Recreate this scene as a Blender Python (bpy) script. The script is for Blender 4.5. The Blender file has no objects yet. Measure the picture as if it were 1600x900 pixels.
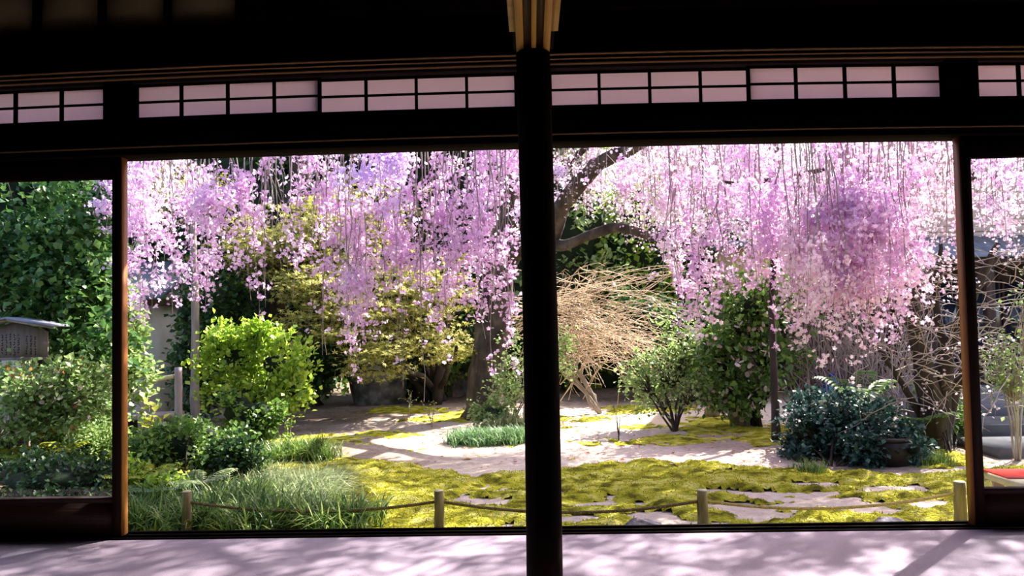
import bpy, math, random
import numpy as np
from mathutils import Matrix, Vector

# ------------------------------------------------------------------ camera, sky, sun, exposure
random.seed(7); rng = np.random.default_rng(11)
S = bpy.context.scene
COL = S.collection
F_PX = 1200.0
EYE, PITCH, ROLL, YAW = 1.0, 0.0375, -0.0196, -0.0251
cyw, syw = math.cos(YAW), math.sin(YAW)
FW = np.array([syw*math.cos(PITCH), cyw*math.cos(PITCH), math.sin(PITCH)])
RT = np.array([cyw, -syw, 0.0]); UP = np.cross(RT, FW)
c_, s_ = math.cos(ROLL), math.sin(ROLL)
RT, UP = c_*RT + s_*UP, -s_*RT + c_*UP
cam_d = bpy.data.cameras.new('camera'); cam_d.lens = 27.0; cam_d.sensor_width = 36.0; cam_d.clip_end = 300
cam = bpy.data.objects.new('camera', cam_d); COL.objects.link(cam)
cam.matrix_world = Matrix(((RT[0], UP[0], -FW[0], 0), (RT[1], UP[1], -FW[1], 0), (RT[2], UP[2], -FW[2], EYE), (0, 0, 0, 1)))
S.camera = cam
S.view_settings.view_transform = 'Standard'; S.view_settings.look = 'None'
S.view_settings.gamma = 1.0; S.view_settings.exposure = 0.38

SUN_EL = math.radians(41); SUN_AZ = math.radians(44)      # azimuth measured from +Y towards +X
w = bpy.data.worlds.new('sky'); S.world = w; w.use_nodes = True
nt = w.node_tree; bg = nt.nodes['Background']
sk = nt.nodes.new('ShaderNodeTexSky'); sk.sky_type = 'NISHITA'; sk.sun_disc = False
sk.sun_elevation = SUN_EL; sk.sun_rotation = SUN_AZ; sk.dust_density = 3.0; sk.air_density = 1.0
nt.links.new(sk.outputs[0], bg.inputs[0]); bg.inputs[1].default_value = 0.40
sd = bpy.data.lights.new('sun', 'SUN'); sd.energy = 18.5; sd.angle = math.radians(0.6); sd.color = (1.0, 0.95, 0.86)
so = bpy.data.objects.new('sun', sd); COL.objects.link(so)
tosun = Vector((math.sin(SUN_AZ)*math.cos(SUN_EL), math.cos(SUN_AZ)*math.cos(SUN_EL), math.sin(SUN_EL)))
so.rotation_euler = tosun.to_track_quat('Z', 'Y').to_euler(); so.location = (6, 12, 12)

# ------------------------------------------------------------------ placing helpers
GZ = -0.60
DW = 3.595                                               # plane of the garden doors
def P(u, v, y):
    d = (u-800)/F_PX*RT + (450-v)/F_PX*UP + FW
    return d*(y/d[1]) + np.array([0, 0, EYE])
def G(u, v, z=GZ):
    d = (u-800)/F_PX*RT + (450-v)/F_PX*UP + FW
    return d*((z-EYE)/d[2]) + np.array([0, 0, EYE])

# ------------------------------------------------------------------ value noise
_lat = rng.random((64, 64, 64))
def vnoise(p):
    p = np.asarray(p, float); i = np.floor(p).astype(int); f = p-i; f = f*f*(3-2*f)
    out = 0
    for dx in (0, 1):
        for dy in (0, 1):
            for dz in (0, 1):
                wgt = np.abs(1-dx-f[..., 0])*np.abs(1-dy-f[..., 1])*np.abs(1-dz-f[..., 2])
                out = out + wgt*_lat[(i[..., 0]+dx) & 63, (i[..., 1]+dy) & 63, (i[..., 2]+dz) & 63]
    return out
def fbm(p, o=4):
    a, s, t = 1.0, 0.0, 0.0
    p = np.asarray(p, float)
    for k in range(o):
        s = s + a*vnoise(p); t += a; a *= .5; p = p*2.03+7.3
    return s/t
def n2(x, y, sc, o=4, z=0.0):
    return fbm(np.stack([x*sc+31.3, y*sc+12.7, np.full_like(x, z)+.5], -1), o)

# ------------------------------------------------------------------ mesh builder
class MB:
    def __init__(s): s.v = []; s.f = []; s.n = 0; s.big = []
    def add(s, v, f):
        v = np.asarray(v, float); s.v.append(v)
        for q in f: s.f.append(tuple(int(i)+s.n for i in q))
        s.n += len(v)
    def addarr(s, v, tri):                               # many triangles at once
        s.v.append(np.asarray(v, float)); s.big.append(np.asarray(tri, int)+s.n); s.n += len(v)
    def mesh(s, name, mat, smooth=False):
        me = bpy.data.meshes.new(name)
        V = np.concatenate(s.v) if s.v else np.zeros((0, 3))
        me.vertices.add(len(V)); me.vertices.foreach_set('co', V.astype(np.float32).ravel())
        li = [np.fromiter((i for q in s.f for i in q), int)] if s.f else []
        tot = [np.array([len(q) for q in s.f], int)] if s.f else []
        for b in s.big: li.append(b.ravel()); tot.append(np.full(len(b), b.shape[1], int))
        li = np.concatenate(li); tot = np.concatenate(tot)
        st = np.concatenate([[0], np.cumsum(tot)[:-1]])
        me.loops.add(len(li)); me.loops.foreach_set('vertex_index', li.astype(np.int32))
        me.polygons.add(len(tot)); me.polygons.foreach_set('loop_start', st.astype(np.int32)); me.polygons.foreach_set('loop_total', tot.astype(np.int32))
        if smooth: me.polygons.foreach_set('use_smooth', np.ones(len(tot), bool))
        me.update(); me.validate(); me.materials.append(mat)
        return me
    def box(s, x0, x1, y0, y1, z0, z1, b=0.0, warp=None, nx=1):
        xs = np.linspace(x0, x1, nx+1); v = []; f = []
        b = min(b, (y1-y0)*.3, (z1-z0)*.3)
        ring = [(y0, z0+b), (y0+b, z0), (y1-b, z0), (y1, z0+b), (y1, z1-b), (y1-b, z1), (y0+b, z1), (y0, z1-b)] if b else [(y0, z0), (y1, z0), (y1, z1), (y0, z1)]
        k = len(ring)
        for x in xs:
            for (y, z) in ring: v.append((x, y, z))
        for i in range(nx):
            for j in range(k):
                a = i*k+j; c = i*k+(j+1) % k; f.append((a, c, c+k, a+k))
        f.append(tuple(range(k))[::-1]); f.append(tuple(nx*k+j for j in range(k)))
        v = np.array(v)
        if warp: v = warp(v)
        s.add(v, f); return s
    def tube(s, pts, rad, n=6, cap=True):
        pts = np.asarray(pts, float); m = len(pts); rad = np.broadcast_to(np.asarray(rad, float), (m,))
        d = np.gradient(pts, axis=0); d /= np.linalg.norm(d, axis=1)[:, None]+1e-9
        ref = np.array([0, 0, 1.0]) if abs(d[:, 2]).mean() < .8 else np.array([1.0, 0, 0])
        a = np.cross(d, ref); a /= np.linalg.norm(a, axis=1)[:, None]+1e-9; b = np.cross(d, a)
        th = np.arange(n)*2*math.pi/n
        v = pts[:, None]+rad[:, None, None]*(a[:, None]*np.cos(th)[None, :, None]+b[:, None]*np.sin(th)[None, :, None])
        i = np.arange(m-1)[:, None]*n; j = np.arange(n)[None]; j2 = (j+1) % n
        q = np.stack([i+j, i+j2, i+n+j2, i+n+j], -1).reshape(-1, 4)
        base = s.n; s.addarr(v.reshape(-1, 3), q)
        if cap: s.f.append(tuple(base+k for k in range(n))[::-1]); s.f.append(tuple(base+(m-1)*n+k for k in range(n)))
        return s

def link(name, me, parent=None, kind=None):
    o = bpy.data.objects.new(name, me); COL.objects.link(o)
    if parent: o.parent = parent
    if kind: o['kind'] = kind
    return o
def part(name, mb, mat, parent=None, smooth=False, kind=None):
    return link(name, mb.mesh(name, mat, smooth), parent, kind)
def tag(o, label, cat=None, group=None, kind=None):
    o['label'] = label
    if cat: o['category'] = cat
    if group: o['group'] = group
    if kind: o['kind'] = kind
    return o
def empty(name, loc, label, cat=None, group=None, kind=None):
    o = bpy.data.objects.new(name, None); COL.objects.link(o); o.location = loc; o.empty_display_size = .1
    return tag(o, label, cat, group, kind)
def place(o, root):                                      # a part built in world coordinates under a root that has a location
    o.parent = root; o.matrix_parent_inverse = Matrix.Translation(-Vector(root.location)); return o
def wpart(name, mb, mat, root, smooth=False, kind=None):
    return place(part(name, mb, mat, None, smooth, kind), root)
def sub(name, mb, mat, parent, smooth=False, kind=None): # sub-part in the same frame as its parent part
    return part(name, mb, mat, parent, smooth, kind)

# ------------------------------------------------------------------ materials
def ND(t, k, **kw):
    n = t.nodes.new(k)
    for a, b in kw.items(): setattr(n, a, b)
    return n
def mat_base(name):
    m = bpy.data.materials.new(name); m.use_nodes = True
    t = m.node_tree; return m, t, t.nodes['Principled BSDF'], t.nodes['Material Output']
def ramp(t, cols, fac):
    r = ND(t, 'ShaderNodeValToRGB'); e = r.color_ramp.elements
    while len(e) < len(cols): e.new(.5)
    for i, c in enumerate(cols):
        if len(c) == 4: e[i].position = c[3]
        else: e[i].position = i/(len(cols)-1) if len(cols) > 1 else 0
        e[i].color = (c[0], c[1], c[2], 1)
    t.links.new(fac, r.inputs[0]); return r.outputs[0]
def m_leaf(name, cols, trans=.35, rough=.45, tcol=None, spec=.5):
    m, t, p, o = mat_base(name)
    g = ND(t, 'ShaderNodeNewGeometry')
    c = ramp(t, cols, g.outputs['Random Per Island'])
    t.links.new(c, p.inputs['Base Color']); p.inputs['Roughness'].default_value = rough
    p.inputs['Specular IOR Level'].default_value = spec
    tr = ND(t, 'ShaderNodeBsdfTranslucent')
    if tcol:
        mx = ND(t, 'ShaderNodeMix', data_type='RGBA', blend_type='MULTIPLY'); mx.inputs[0].default_value = 1
        t.links.new(c, mx.inputs[6]); mx.inputs[7].default_value = (*tcol, 1); t.links.new(mx.outputs[2], tr.inputs[0])
    else: t.links.new(c, tr.inputs[0])
    ms = ND(t, 'ShaderNodeMixShader'); ms.inputs[0].default_value = trans
    t.links.new(p.outputs[0], ms.inputs[1]); t.links.new(tr.outputs[0], ms.inputs[2]); t.links.new(ms.outputs[0], o.inputs[0])
    return m
def m_noise(name, cols, scale=8, rough=.8, bump=.3, stretch=(1, 1, 1), detail=6, bscale=None, bdist=.01, spec=.3, contrast=None):
    m, t, p, o = mat_base(name)
    tc = ND(t, 'ShaderNodeTexCoord'); mp = ND(t, 'ShaderNodeMapping'); mp.inputs['Scale'].default_value = stretch
    t.links.new(tc.outputs['Object'], mp.inputs[0])
    n = ND(t, 'ShaderNodeTexNoise'); n.inputs['Scale'].default_value = scale; n.inputs['Detail'].default_value = detail
    t.links.new(mp.outputs[0], n.inputs[0])
    k = len(cols); cw = contrast or .4; cc = [(*c[:3], .5-cw/2+cw*i/max(1, k-1)) for i, c in enumerate(cols)]
    t.links.new(ramp(t, cc, n.outputs[0]), p.inputs['Base Color']); p.inputs['Roughness'].default_value = rough
    p.inputs['Specular IOR Level'].default_value = spec
    if bump:
        n3 = ND(t, 'ShaderNodeTexNoise'); n3.inputs['Scale'].default_value = bscale or scale*3; n3.inputs['Detail'].default_value = 5
        t.links.new(mp.outputs[0], n3.inputs[0])
        b = ND(t, 'ShaderNodeBump'); b.inputs['Strength'].default_value = bump; b.inputs['Distance'].default_value = bdist
        t.links.new(n3.outputs[0], b.inputs['Height']); t.links.new(b.outputs[0], p.inputs['Normal'])
    return m
M = {}
M['darkwood'] = m_noise('dark_wood', [(.004, .002, .0018), (.010, .005, .0035)], 6, .8, .2, (1, 1, 1), bscale=40, spec=.02)
M['darkwood_x'] = m_noise('dark_wood_grain', [(.008, .004, .003), (.022, .009, .006)], 5, .6, .25, (.15, 3, 3), bscale=30, spec=.15)
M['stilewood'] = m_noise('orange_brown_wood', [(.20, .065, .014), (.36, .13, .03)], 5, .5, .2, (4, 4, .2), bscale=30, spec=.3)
M['stileshade'] = m_noise('shaded_stile_wood', [(.012, .005, .003), (.022, .009, .005)], 5, .6, .2, (4, 4, .2), bscale=30, spec=.1)  # same wood as the stile edge, darkened to paint its shaded front
M['panelwood'] = m_noise('red_brown_wood', [(.018, .005, .004), (.032, .009, .006)], 5, .5, .2, (.2, 4, 4), bscale=30, spec=.25)
M['railwood'] = m_noise('honey_wood', [(.32, .18, .07), (.5, .30, .12)], 5, .5, .2, (.1, 6, 6), bscale=30, spec=.3)
M['beamwood'] = m_noise('honey_beam_wood', [(.32, .16, .03), (.5, .27, .06)], 5, .5, .2, (6, .2, 6), bscale=30, spec=.3)
M['wall'] = m_noise('dark_plaster', [(.008, .006, .005), (.012, .009, .007)], 5, .9, .1)
M['olive'] = m_noise('olive_plaster', [(.42, .33, .13), (.52, .42, .19)], 5, .9, .1)
M['carpet'] = m_noise('mauve_felt', [(.255, .205, .262), (.315, .255, .325)], 160, .95, .6, bscale=300, bdist=.004, spec=.1)
M['bark'] = m_noise('cherry_bark', [(.018, .013, .010), (.06, .043, .032), (.13, .10, .075)], 6, .9, 1.0, (1, 1, .5), bscale=10, bdist=.05)
M['bark_dark'] = m_noise('dark_bark', [(.02, .015, .012), (.07, .05, .04)], 8, .9, .9, (1, 1, .3), bscale=12, bdist=.03)
M['bark_grey'] = m_noise('grey_bark', [(.16, .13, .11), (.32, .27, .23)], 9, .85, .6, (1, 1, .3), bscale=14, bdist=.02)
M['twig'] = m_noise('hanging_twig', [(.20, .14, .13), (.46, .38, .35)], 6, .8, 0)
M['twig_tan'] = m_noise('tan_twig', [(.40, .28, .18), (.62, .48, .33)], 3, .8, 0)
M['twig_pale'] = m_noise('pale_twig', [(.28, .22, .20), (.5, .42, .38)], 3, .8, 0)
M['post'] = m_noise('weathered_log', [(.10, .07, .035), (.26, .20, .11), (.36, .29, .17)], 7, .85, .6, (3, 3, .5), bscale=12, bdist=.01)
M['postcap'] = m_noise('cut_log_end', [(.5, .42, .27), (.62, .54, .38)], 30, .85, .3)
M['rope'] = m_noise('palm_rope', [(.10, .065, .025), (.24, .17, .08)], 60, .9, .3)
M['rope_light'] = m_noise('straw_rope', [(.42, .30, .12), (.62, .47, .24)], 60, .9, .3)
M['rock'] = m_noise('garden_rock', [(.03, .03, .032), (.12, .11, .115), (.3, .28, .29)], 4, .9, 1.0, bscale=9, bdist=.05)
M['rock_pale'] = m_noise('pale_rock', [(.06, .05, .06), (.3, .27, .29), (.7, .66, .68)], 9, .9, 1.0, bscale=20, bdist=.03)
M['plaster'] = m_noise('white_plaster', [(.62, .56, .47), (.74, .69, .60)], 3, .9, .1)
M['ochre'] = m_noise('ochre_plaster', [(.42, .30, .13), (.55, .40, .19)], 3, .9, .1)
M['beige'] = m_noise('beige_plaster', [(.62, .49, .40), (.72, .60, .50)], 2, .9, .1)
M['housewood'] = m_noise('weathered_brown_boards', [(.035, .02, .016), (.10, .06, .045)], 6, .8, .3, (2, 2, .2), bscale=20)
M['housebeam'] = m_noise('weathered_brown_beam', [(.10, .07, .055), (.2, .15, .12)], 6, .8, .3, (.3, 2, 2), bscale=20)
M['tile'] = m_noise('slate_roof', [(.13, .15, .19), (.24, .27, .33)], 8, .5, .2)
M['signroof'] = m_noise('sign_roof_metal', [(.20, .20, .26), (.36, .35, .42)], 4, .45, .1)
M['signboard'] = m_noise('sign_board_wood', [(.16, .115, .10), (.25, .19, .17)], 5, .8, .2, (4, 4, .4), bscale=20)
M['ink'] = m_noise('black_ink', [(.01, .01, .012), (.02, .02, .025)], 5, .8, 0)
M['concrete'] = m_noise('grey_concrete', [(.13, .13, .15), (.2, .2, .22)], 5, .85, .2)
M['blue'] = m_noise('blue_plastic', [(.01, .06, .45), (.02, .10, .62)], 3, .35, 0)
M['bluecloth'] = m_noise('blue_grey_cloth', [(.03, .05, .10), (.05, .08, .15)], 5, .9, 0)
M['redfelt'] = m_noise('red_felt', [(.62, .02, .015), (.75, .04, .02)], 80, .95, .3)
M['ceramic'] = m_noise('dark_glazed_jar', [(.012, .006, .004), (.022, .012, .009)], 4, .5, .1)
M['bamboo'] = m_noise('grey_mauve_bamboo', [(.26, .20, .22), (.40, .33, .33)], 5, .5, .1, (3, 3, .4))
M['benchwood'] = m_noise('pale_bench_wood', [(.42, .36, .24), (.55, .48, .33)], 5, .6, .2, (.2, 4, 4))
M['bamboo_y'] = m_noise('pale_bamboo', [(.55, .5, .28), (.70, .66, .42)], 5, .45, .1)
M['soil'] = m_noise('dark_soil', [(.05, .035, .02), (.10, .07, .045)], 6, .95, .5)
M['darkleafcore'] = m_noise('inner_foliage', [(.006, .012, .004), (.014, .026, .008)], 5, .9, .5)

m, t, p, o = mat_base('window_glass')
tr = ND(t, 'ShaderNodeBsdfTransparent'); tr.inputs[0].default_value = (.86, .90, .90, 1)
gl = ND(t, 'ShaderNodeBsdfGlossy'); gl.inputs['Roughness'].default_value = .0
fr = ND(t, 'ShaderNodeFresnel'); fr.inputs[0].default_value = 1.5
ms = ND(t, 'ShaderNodeMixShader'); t.links.new(fr.outputs[0], ms.inputs[0]); t.links.new(tr.outputs[0], ms.inputs[1]); t.links.new(gl.outputs[0], ms.inputs[2])
t.links.new(ms.outputs[0], o.inputs[0]); M['glass'] = m
m, t, p, o = mat_base('dark_house_glass'); p.inputs['Base Color'].default_value = (.012, .018, .03, 1); p.inputs['Roughness'].default_value = .08; M['darkglass'] = m
m, t, p, o = mat_base('shoji_paper')
tr = ND(t, 'ShaderNodeBsdfTranslucent'); tr.inputs[0].default_value = (.74, .54, .64, 1)
df = ND(t, 'ShaderNodeBsdfDiffuse'); df.inputs[0].default_value = (.55, .45, .45, 1)
n = ND(t, 'ShaderNodeTexNoise'); n.inputs['Scale'].default_value = 90
tcn = ND(t, 'ShaderNodeTexCoord'); t.links.new(tcn.outputs['Object'], n.inputs[0])
bb = ND(t, 'ShaderNodeBump'); bb.inputs['Strength'].default_value = .15; t.links.new(n.outputs[0], bb.inputs['Height']); t.links.new(bb.outputs[0], df.inputs['Normal'])
ms = ND(t, 'ShaderNodeMixShader'); ms.inputs[0].default_value = .75; t.links.new(df.outputs[0], ms.inputs[1]); t.links.new(tr.outputs[0], ms.inputs[2]); t.links.new(ms.outputs[0], o.inputs[0])
M['paper'] = m
# ground: sand and bare soil; a baked 'soil' attribute says where the earth is darker
m, t, p, o = mat_base('sand_and_soil')
at = ND(t, 'ShaderNodeAttribute', attribute_name='soil')
tc = ND(t, 'ShaderNodeTexCoord'); n = ND(t, 'ShaderNodeTexNoise'); n.inputs['Scale'].default_value = 14; n.inputs['Detail'].default_value = 8
t.links.new(tc.outputs['Object'], n.inputs[0])
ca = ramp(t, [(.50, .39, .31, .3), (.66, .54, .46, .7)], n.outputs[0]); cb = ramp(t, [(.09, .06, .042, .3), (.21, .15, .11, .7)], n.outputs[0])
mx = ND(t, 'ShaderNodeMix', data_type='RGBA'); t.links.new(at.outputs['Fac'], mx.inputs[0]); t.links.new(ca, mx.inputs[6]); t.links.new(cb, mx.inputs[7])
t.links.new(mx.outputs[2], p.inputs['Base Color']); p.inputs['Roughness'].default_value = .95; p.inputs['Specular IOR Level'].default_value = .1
nb = ND(t, 'ShaderNodeTexNoise'); nb.inputs['Scale'].default_value = 60; nb.inputs['Detail'].default_value = 6; t.links.new(tc.outputs['Object'], nb.inputs[0])
bb = ND(t, 'ShaderNodeBump'); bb.inputs['Strength'].default_value = .5; bb.inputs['Distance'].default_value = .02; t.links.new(nb.outputs[0], bb.inputs['Height']); t.links.new(bb.outputs[0], p.inputs['Normal'])
M['ground'] = m
M['moss'] = m_noise('moss', [(.17, .15, .015), (.42, .40, .025), (.58, .54, .05), (.74, .68, .16)], 5, .95, 1.0, (1, 1.6, 1), detail=9, bscale=45, bdist=.05, spec=.1, contrast=.26)
M['mossblade'] = m_leaf('moss_tuft', [(.14, .16, .01), (.34, .35, .02), (.55, .50, .05)], .3, .8, spec=.1)

M['petal'] = m_leaf('cherry_petal', [(.70, .40, .70), (.86, .62, .84), (.95, .80, .93)], .64, .7, spec=.1)
M['petal_violet'] = m_leaf('violet_cherry_petal', [(.70, .50, .82), (.82, .66, .92), (.90, .80, .96)], .64, .7, spec=.1)
M['petal_pale'] = m_leaf('pale_cherry_petal', [(.86, .58, .76), (.94, .76, .86), (.97, .90, .93)], .64, .7, spec=.1)
M['camellia_leaf'] = m_leaf('camellia_leaf', [(.02, .07, .02), (.07, .17, .04), (.20, .32, .08)], .35, .28)
M['maple_leaf'] = m_leaf('maple_leaf', [(.18, .19, .04), (.40, .39, .09), (.66, .60, .22)], .45, .6, spec=.2)
M['bright_leaf'] = m_leaf('bright_leaf', [(.12, .24, .02), (.30, .44, .04), (.50, .62, .09)], .45, .45)
M['mid_leaf'] = m_leaf('mid_leaf', [(.05, .12, .02), (.13, .24, .04), (.26, .38, .08)], .4, .45)
M['dark_leaf'] = m_leaf('dark_leaf', [(.012, .04, .012), (.04, .10, .025), (.10, .18, .04)], .3, .35)
M['blue_leaf'] = m_leaf('bluish_leaf', [(.010, .032, .028), (.025, .075, .06), (.09, .19, .15)], .25, .45, spec=.35)
M['pale_leaf'] = m_leaf('pale_green_leaf', [(.14, .24, .06), (.28, .40, .12), (.48, .56, .24)], .4, .4)
M['yellow_leaf'] = m_leaf('yellow_green_leaf', [(.28, .32, .03), (.50, .50, .06)], .5, .5)
M['fern'] = m_leaf('fern_leaf', [(.10, .20, .06), (.26, .36, .14)], .4, .5)
M['grass'] = m_leaf('lily_grass', [(.03, .08, .015), (.12, .22, .035), (.42, .52, .14)], .35, .4)
M['grass_pale'] = m_leaf('silvery_grass', [(.16, .24, .08), (.36, .42, .20), (.60, .62, .40)], .35, .45)
M['moundgrass'] = m_leaf('mound_grass', [(.05, .14, .05), (.14, .27, .09), (.30, .44, .18)], .3, .5)
M['whiteflower'] = m_leaf('white_pink_flower', [(.75, .50, .52), (.88, .76, .74)], .3, .6)
M['redbud'] = m_leaf('reddish_new_leaf', [(.35, .09, .04), (.50, .22, .07)], .4, .5)

# ------------------------------------------------------------------ scatter shapes
def tmpl_leaf(fold=.12, w=.42):                          # four triangles, folded down the midrib
    v = np.array([[0, 0, 0], [-w*.9, .45, fold], [0, .5, 0], [w*.9, .45, fold], [0, 1, -.08]], float)
    return v, np.array([[0, 2, 1], [0, 3, 2], [1, 2, 4], [2, 3, 4]])
def tmpl_leaf2(fold=.10, w=.38):
    v = np.array([[0, 0, 0], [-w, .5, fold], [w, .5, fold], [0, 1, -.05]], float)
    return v, np.array([[0, 3, 1], [0, 2, 3]])
def tmpl_maple():
    v = [[0, .1, 0]]; f = []
    for a, l in ((-100, .6), (-50, .85), (0, 1.0), (50, .85), (100, .6)):
        for da, rr in ((-20, .32), (0, l), (20, .32)):
            q = math.radians(a+da); v.append([math.sin(q)*rr, .1+math.cos(q)*rr, -.10*rr])
    for k in range(5): b = 1+3*k; f.append([0, b+1, b]); f.append([0, b+2, b+1])
    return np.array(v, float), np.array(f)
def tmpl_flower(np_=5, wd=.58, r1=.68):
    v = [[0, 0, 0]]; f = []
    for k in range(np_):
        a = k*2*math.pi/np_
        for da, rr, z in ((-wd, r1, .20), (0, 1.0, .34), (wd, r1, .20)):
            v.append([math.cos(a+da)*rr, math.sin(a+da)*rr, z])
        b = 1+3*k; f += [[0, b, b+1], [0, b+1, b+2]]
    return np.array(v, float)*.5, np.array(f)
def tmpl_blade():
    v = np.array([[-.5, 0, 0], [.5, 0, 0], [-.42, .35, 0], [.42, .35, 0], [-.25, .72, 0], [.25, .72, 0], [0, 1, 0]], float)
    return v, np.array([[0, 1, 3], [0, 3, 2], [2, 3, 5], [2, 5, 4], [4, 5, 6]])
def frames(d, up_bias=1.0):                              # orthonormal frames: y along d, z roughly up
    n = len(d); d = d/(np.linalg.norm(d, axis=1)[:, None]+1e-9)
    r = rng.normal(size=(n, 3)); r[:, 2] += up_bias*2
    x = np.cross(d, r); x /= np.linalg.norm(x, axis=1)[:, None]+1e-9
    return np.stack([x, d, np.cross(x, d)], 1)           # rows are the axes
def scatter(mb, pos, d, size, T, up=1.0):
    tv, tf = T; n = len(pos); Fm = frames(d, up)
    size = np.broadcast_to(size, (n,))
    v = pos[:, None]+np.einsum('kj,njc->nkc', tv, Fm)*size[:, None, None]
    mb.addarr(v.reshape(-1, 3), (tf[None]+(np.arange(n)*len(tv))[:, None, None]).reshape(-1, 3))
LEAF, LEAF2, MAPLE, FLOWER, BLADE = tmpl_leaf(), tmpl_leaf2(), tmpl_maple(), tmpl_flower(), tmpl_blade()
ROSE = tmpl_flower(8, .62, .86)
def sph(n):
    q = rng.normal(size=(n, 3)); return q/np.linalg.norm(q, axis=1)[:, None]

def ell(u, v, ru, rv, y, ry=None):                       # pixel ellipse at depth y -> world ellipsoid
    c = P(u, v, y); rx = ru*y/F_PX; rz = rv*y/F_PX
    return (c, np.array([rx, ry if ry else min(rx, rz)*.9, rz]))
def clumps(blobs, n, shell=.55):
    vol = np.array([b[1][0]*b[1][2] for b in blobs]); vol = vol/vol.sum()
    out = []; outd = []
    for (c, r), k in zip(blobs, rng.multinomial(n, vol)):
        k = int(k*1.5); q = sph(k); rad = shell+(1-shell)*rng.random((k, 1))**.6
        rad = rad*(.62+.75*np.clip((fbm(q*1.8+c*1.7+50, 3)-.3)/.4, 0, 1))[:, None]; p_ = c+q*rad*r
        keep = fbm(p_*1.9/max(r.mean(), .3)**.7+70, 2) > .44
        out.append(p_[keep]); outd.append((q/r*r.min())[keep])
    return np.concatenate(out), np.concatenate(outd)
def bez(a, b, c, n=7):
    t = np.linspace(0, 1, n)[:, None]; return (1-t)**2*a+2*t*(1-t)*b+t*t*c
def wiggle(pts, amp):
    q = pts.copy(); q[1:-1] += rng.normal(size=(len(pts)-2, 3))*amp; return q
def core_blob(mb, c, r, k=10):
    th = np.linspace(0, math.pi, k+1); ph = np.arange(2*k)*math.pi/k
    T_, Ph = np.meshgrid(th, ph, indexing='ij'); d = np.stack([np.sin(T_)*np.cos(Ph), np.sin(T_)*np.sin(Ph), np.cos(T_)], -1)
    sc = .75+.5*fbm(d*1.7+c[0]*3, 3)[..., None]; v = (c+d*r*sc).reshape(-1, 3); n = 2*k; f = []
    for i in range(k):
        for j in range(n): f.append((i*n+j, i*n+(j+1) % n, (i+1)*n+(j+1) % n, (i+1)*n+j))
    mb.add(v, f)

def plant(name, label, cat, base, blobs, nclump, per, csize, lsize, lmat, bark=None, T=LEAF2, up=1.0, stems=5, srad=.02, group=None,
          core=False, droop=0.0, layer=1.0, twigs=40, extra=None, shell=.55, fork=.25):
    """a shrub or small tree: stems, twigs to its clumps, foliage."""
    base = np.array(base, float)
    root = empty(name, tuple(base), label, cat, group)
    bark = bark or M['bark_dark']
    C, Dn = clumps(blobs, nclump, shell)
    mb = MB()
    for k in range(stems):
        tgt = blobs[k % len(blobs)][0]+rng.normal(size=3)*blobs[k % len(blobs)][1]*.35
        mid = base+(tgt-base)*np.array([fork, fork, .55])+rng.normal(size=3)*.04
        st = wiggle(bez(base+np.append(rng.normal(size=2)*srad*1.2, -.05), mid, tgt, 9), srad*.5)
        mb.tube(st, np.linspace(srad, srad*.35, 9), 7)
    wpart('stem', mb, bark, root, True)
    mb = MB()
    for k in rng.choice(len(C), min(twigs, len(C)), replace=False):
        bi = np.argmin([np.sum(((C[k]-b[0])/b[1])**2) for b in blobs]); s = blobs[bi][0]*np.array([1, 1, 1])+(base-blobs[bi][0])*.35
        mb.tube(wiggle(bez(s, (s+C[k])/2+np.array([0, 0, .08]), C[k], 6), .012), np.linspace(max(.004, srad*.35), .003, 6), 4)
    if twigs: wpart('twig', mb, bark, root, False, 'stuff')
    mb = MB()
    n = len(C)*per
    cs = np.repeat(C, per, 0); dn = np.repeat(Dn, per, 0)
    off = rng.normal(size=(n, 3))*csize; off[:, 2] *= layer
    d = dn*.8+rng.normal(size=(n, 3))*.7; d[:, 2] -= droop
    scatter(mb, cs+off, d, lsize*(.65+.7*rng.random(n)), T, up)
    fo = wpart('foliage', mb, lmat, root, False, 'stuff')
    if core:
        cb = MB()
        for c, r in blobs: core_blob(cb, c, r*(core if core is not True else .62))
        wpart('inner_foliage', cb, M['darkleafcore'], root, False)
    if extra:
        for (nm, mt, cnt, sz, TT) in extra:
            C2, D2 = clumps(blobs, cnt, .85); mb = MB(); k = 2
            pos = np.repeat(C2, k, 0)+rng.normal(size=(len(C2)*k, 3))*sz*.5
            dd = np.repeat(D2, k, 0)+rng.normal(size=(len(C2)*k, 3))*.3
            scatter(mb, pos, dd, sz, TT, .2); wpart(nm, mb, mt, root, False, 'stuff')
    return root

# ------------------------------------------------------------------ the room
def lens_arch(v):                                           # head timbers bowed up a little to imitate lens barrel distortion
    v = v.copy(); v[:, 2] += .018*np.clip(v[:, 2]/2.2, 0, 1.3)**2*(1-(v[:, 0]/1.95)**2)*(v[:, 2] > .6)+0; return v
def X(u, v=500, y=DW): return float(P(u, v, y)[0])
tag(part('floor', MB().box(-5, 5, -2.6, DW-.04, -.05, 0), M['carpet']), 'mauve felt covered floor dappled with sunlight', 'floor', kind='structure')
tag(part('ceiling', MB().box(-5, 5, -2.6, DW+.2, 2.78, 2.84), M['wall']), 'dark ceiling of the room', 'ceiling', kind='structure')
tag(part('wall_left', MB().box(-5.1, -5, -2.6, DW+.2, -.05, 2.84), M['wall']), 'dark left wall of the room', 'wall', kind='structure')
tag(part('wall_right', MB().box(5, 5.1, -2.6, DW+.2, -.05, 2.84), M['wall']), 'dark right wall of the room', 'wall', kind='structure')
tag(part('wall_back', MB().box(-5.1, 5.1, -2.7, -2.6, -.05, 2.84), M['wall']), 'dark wall behind the viewer', 'wall', kind='structure')
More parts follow.
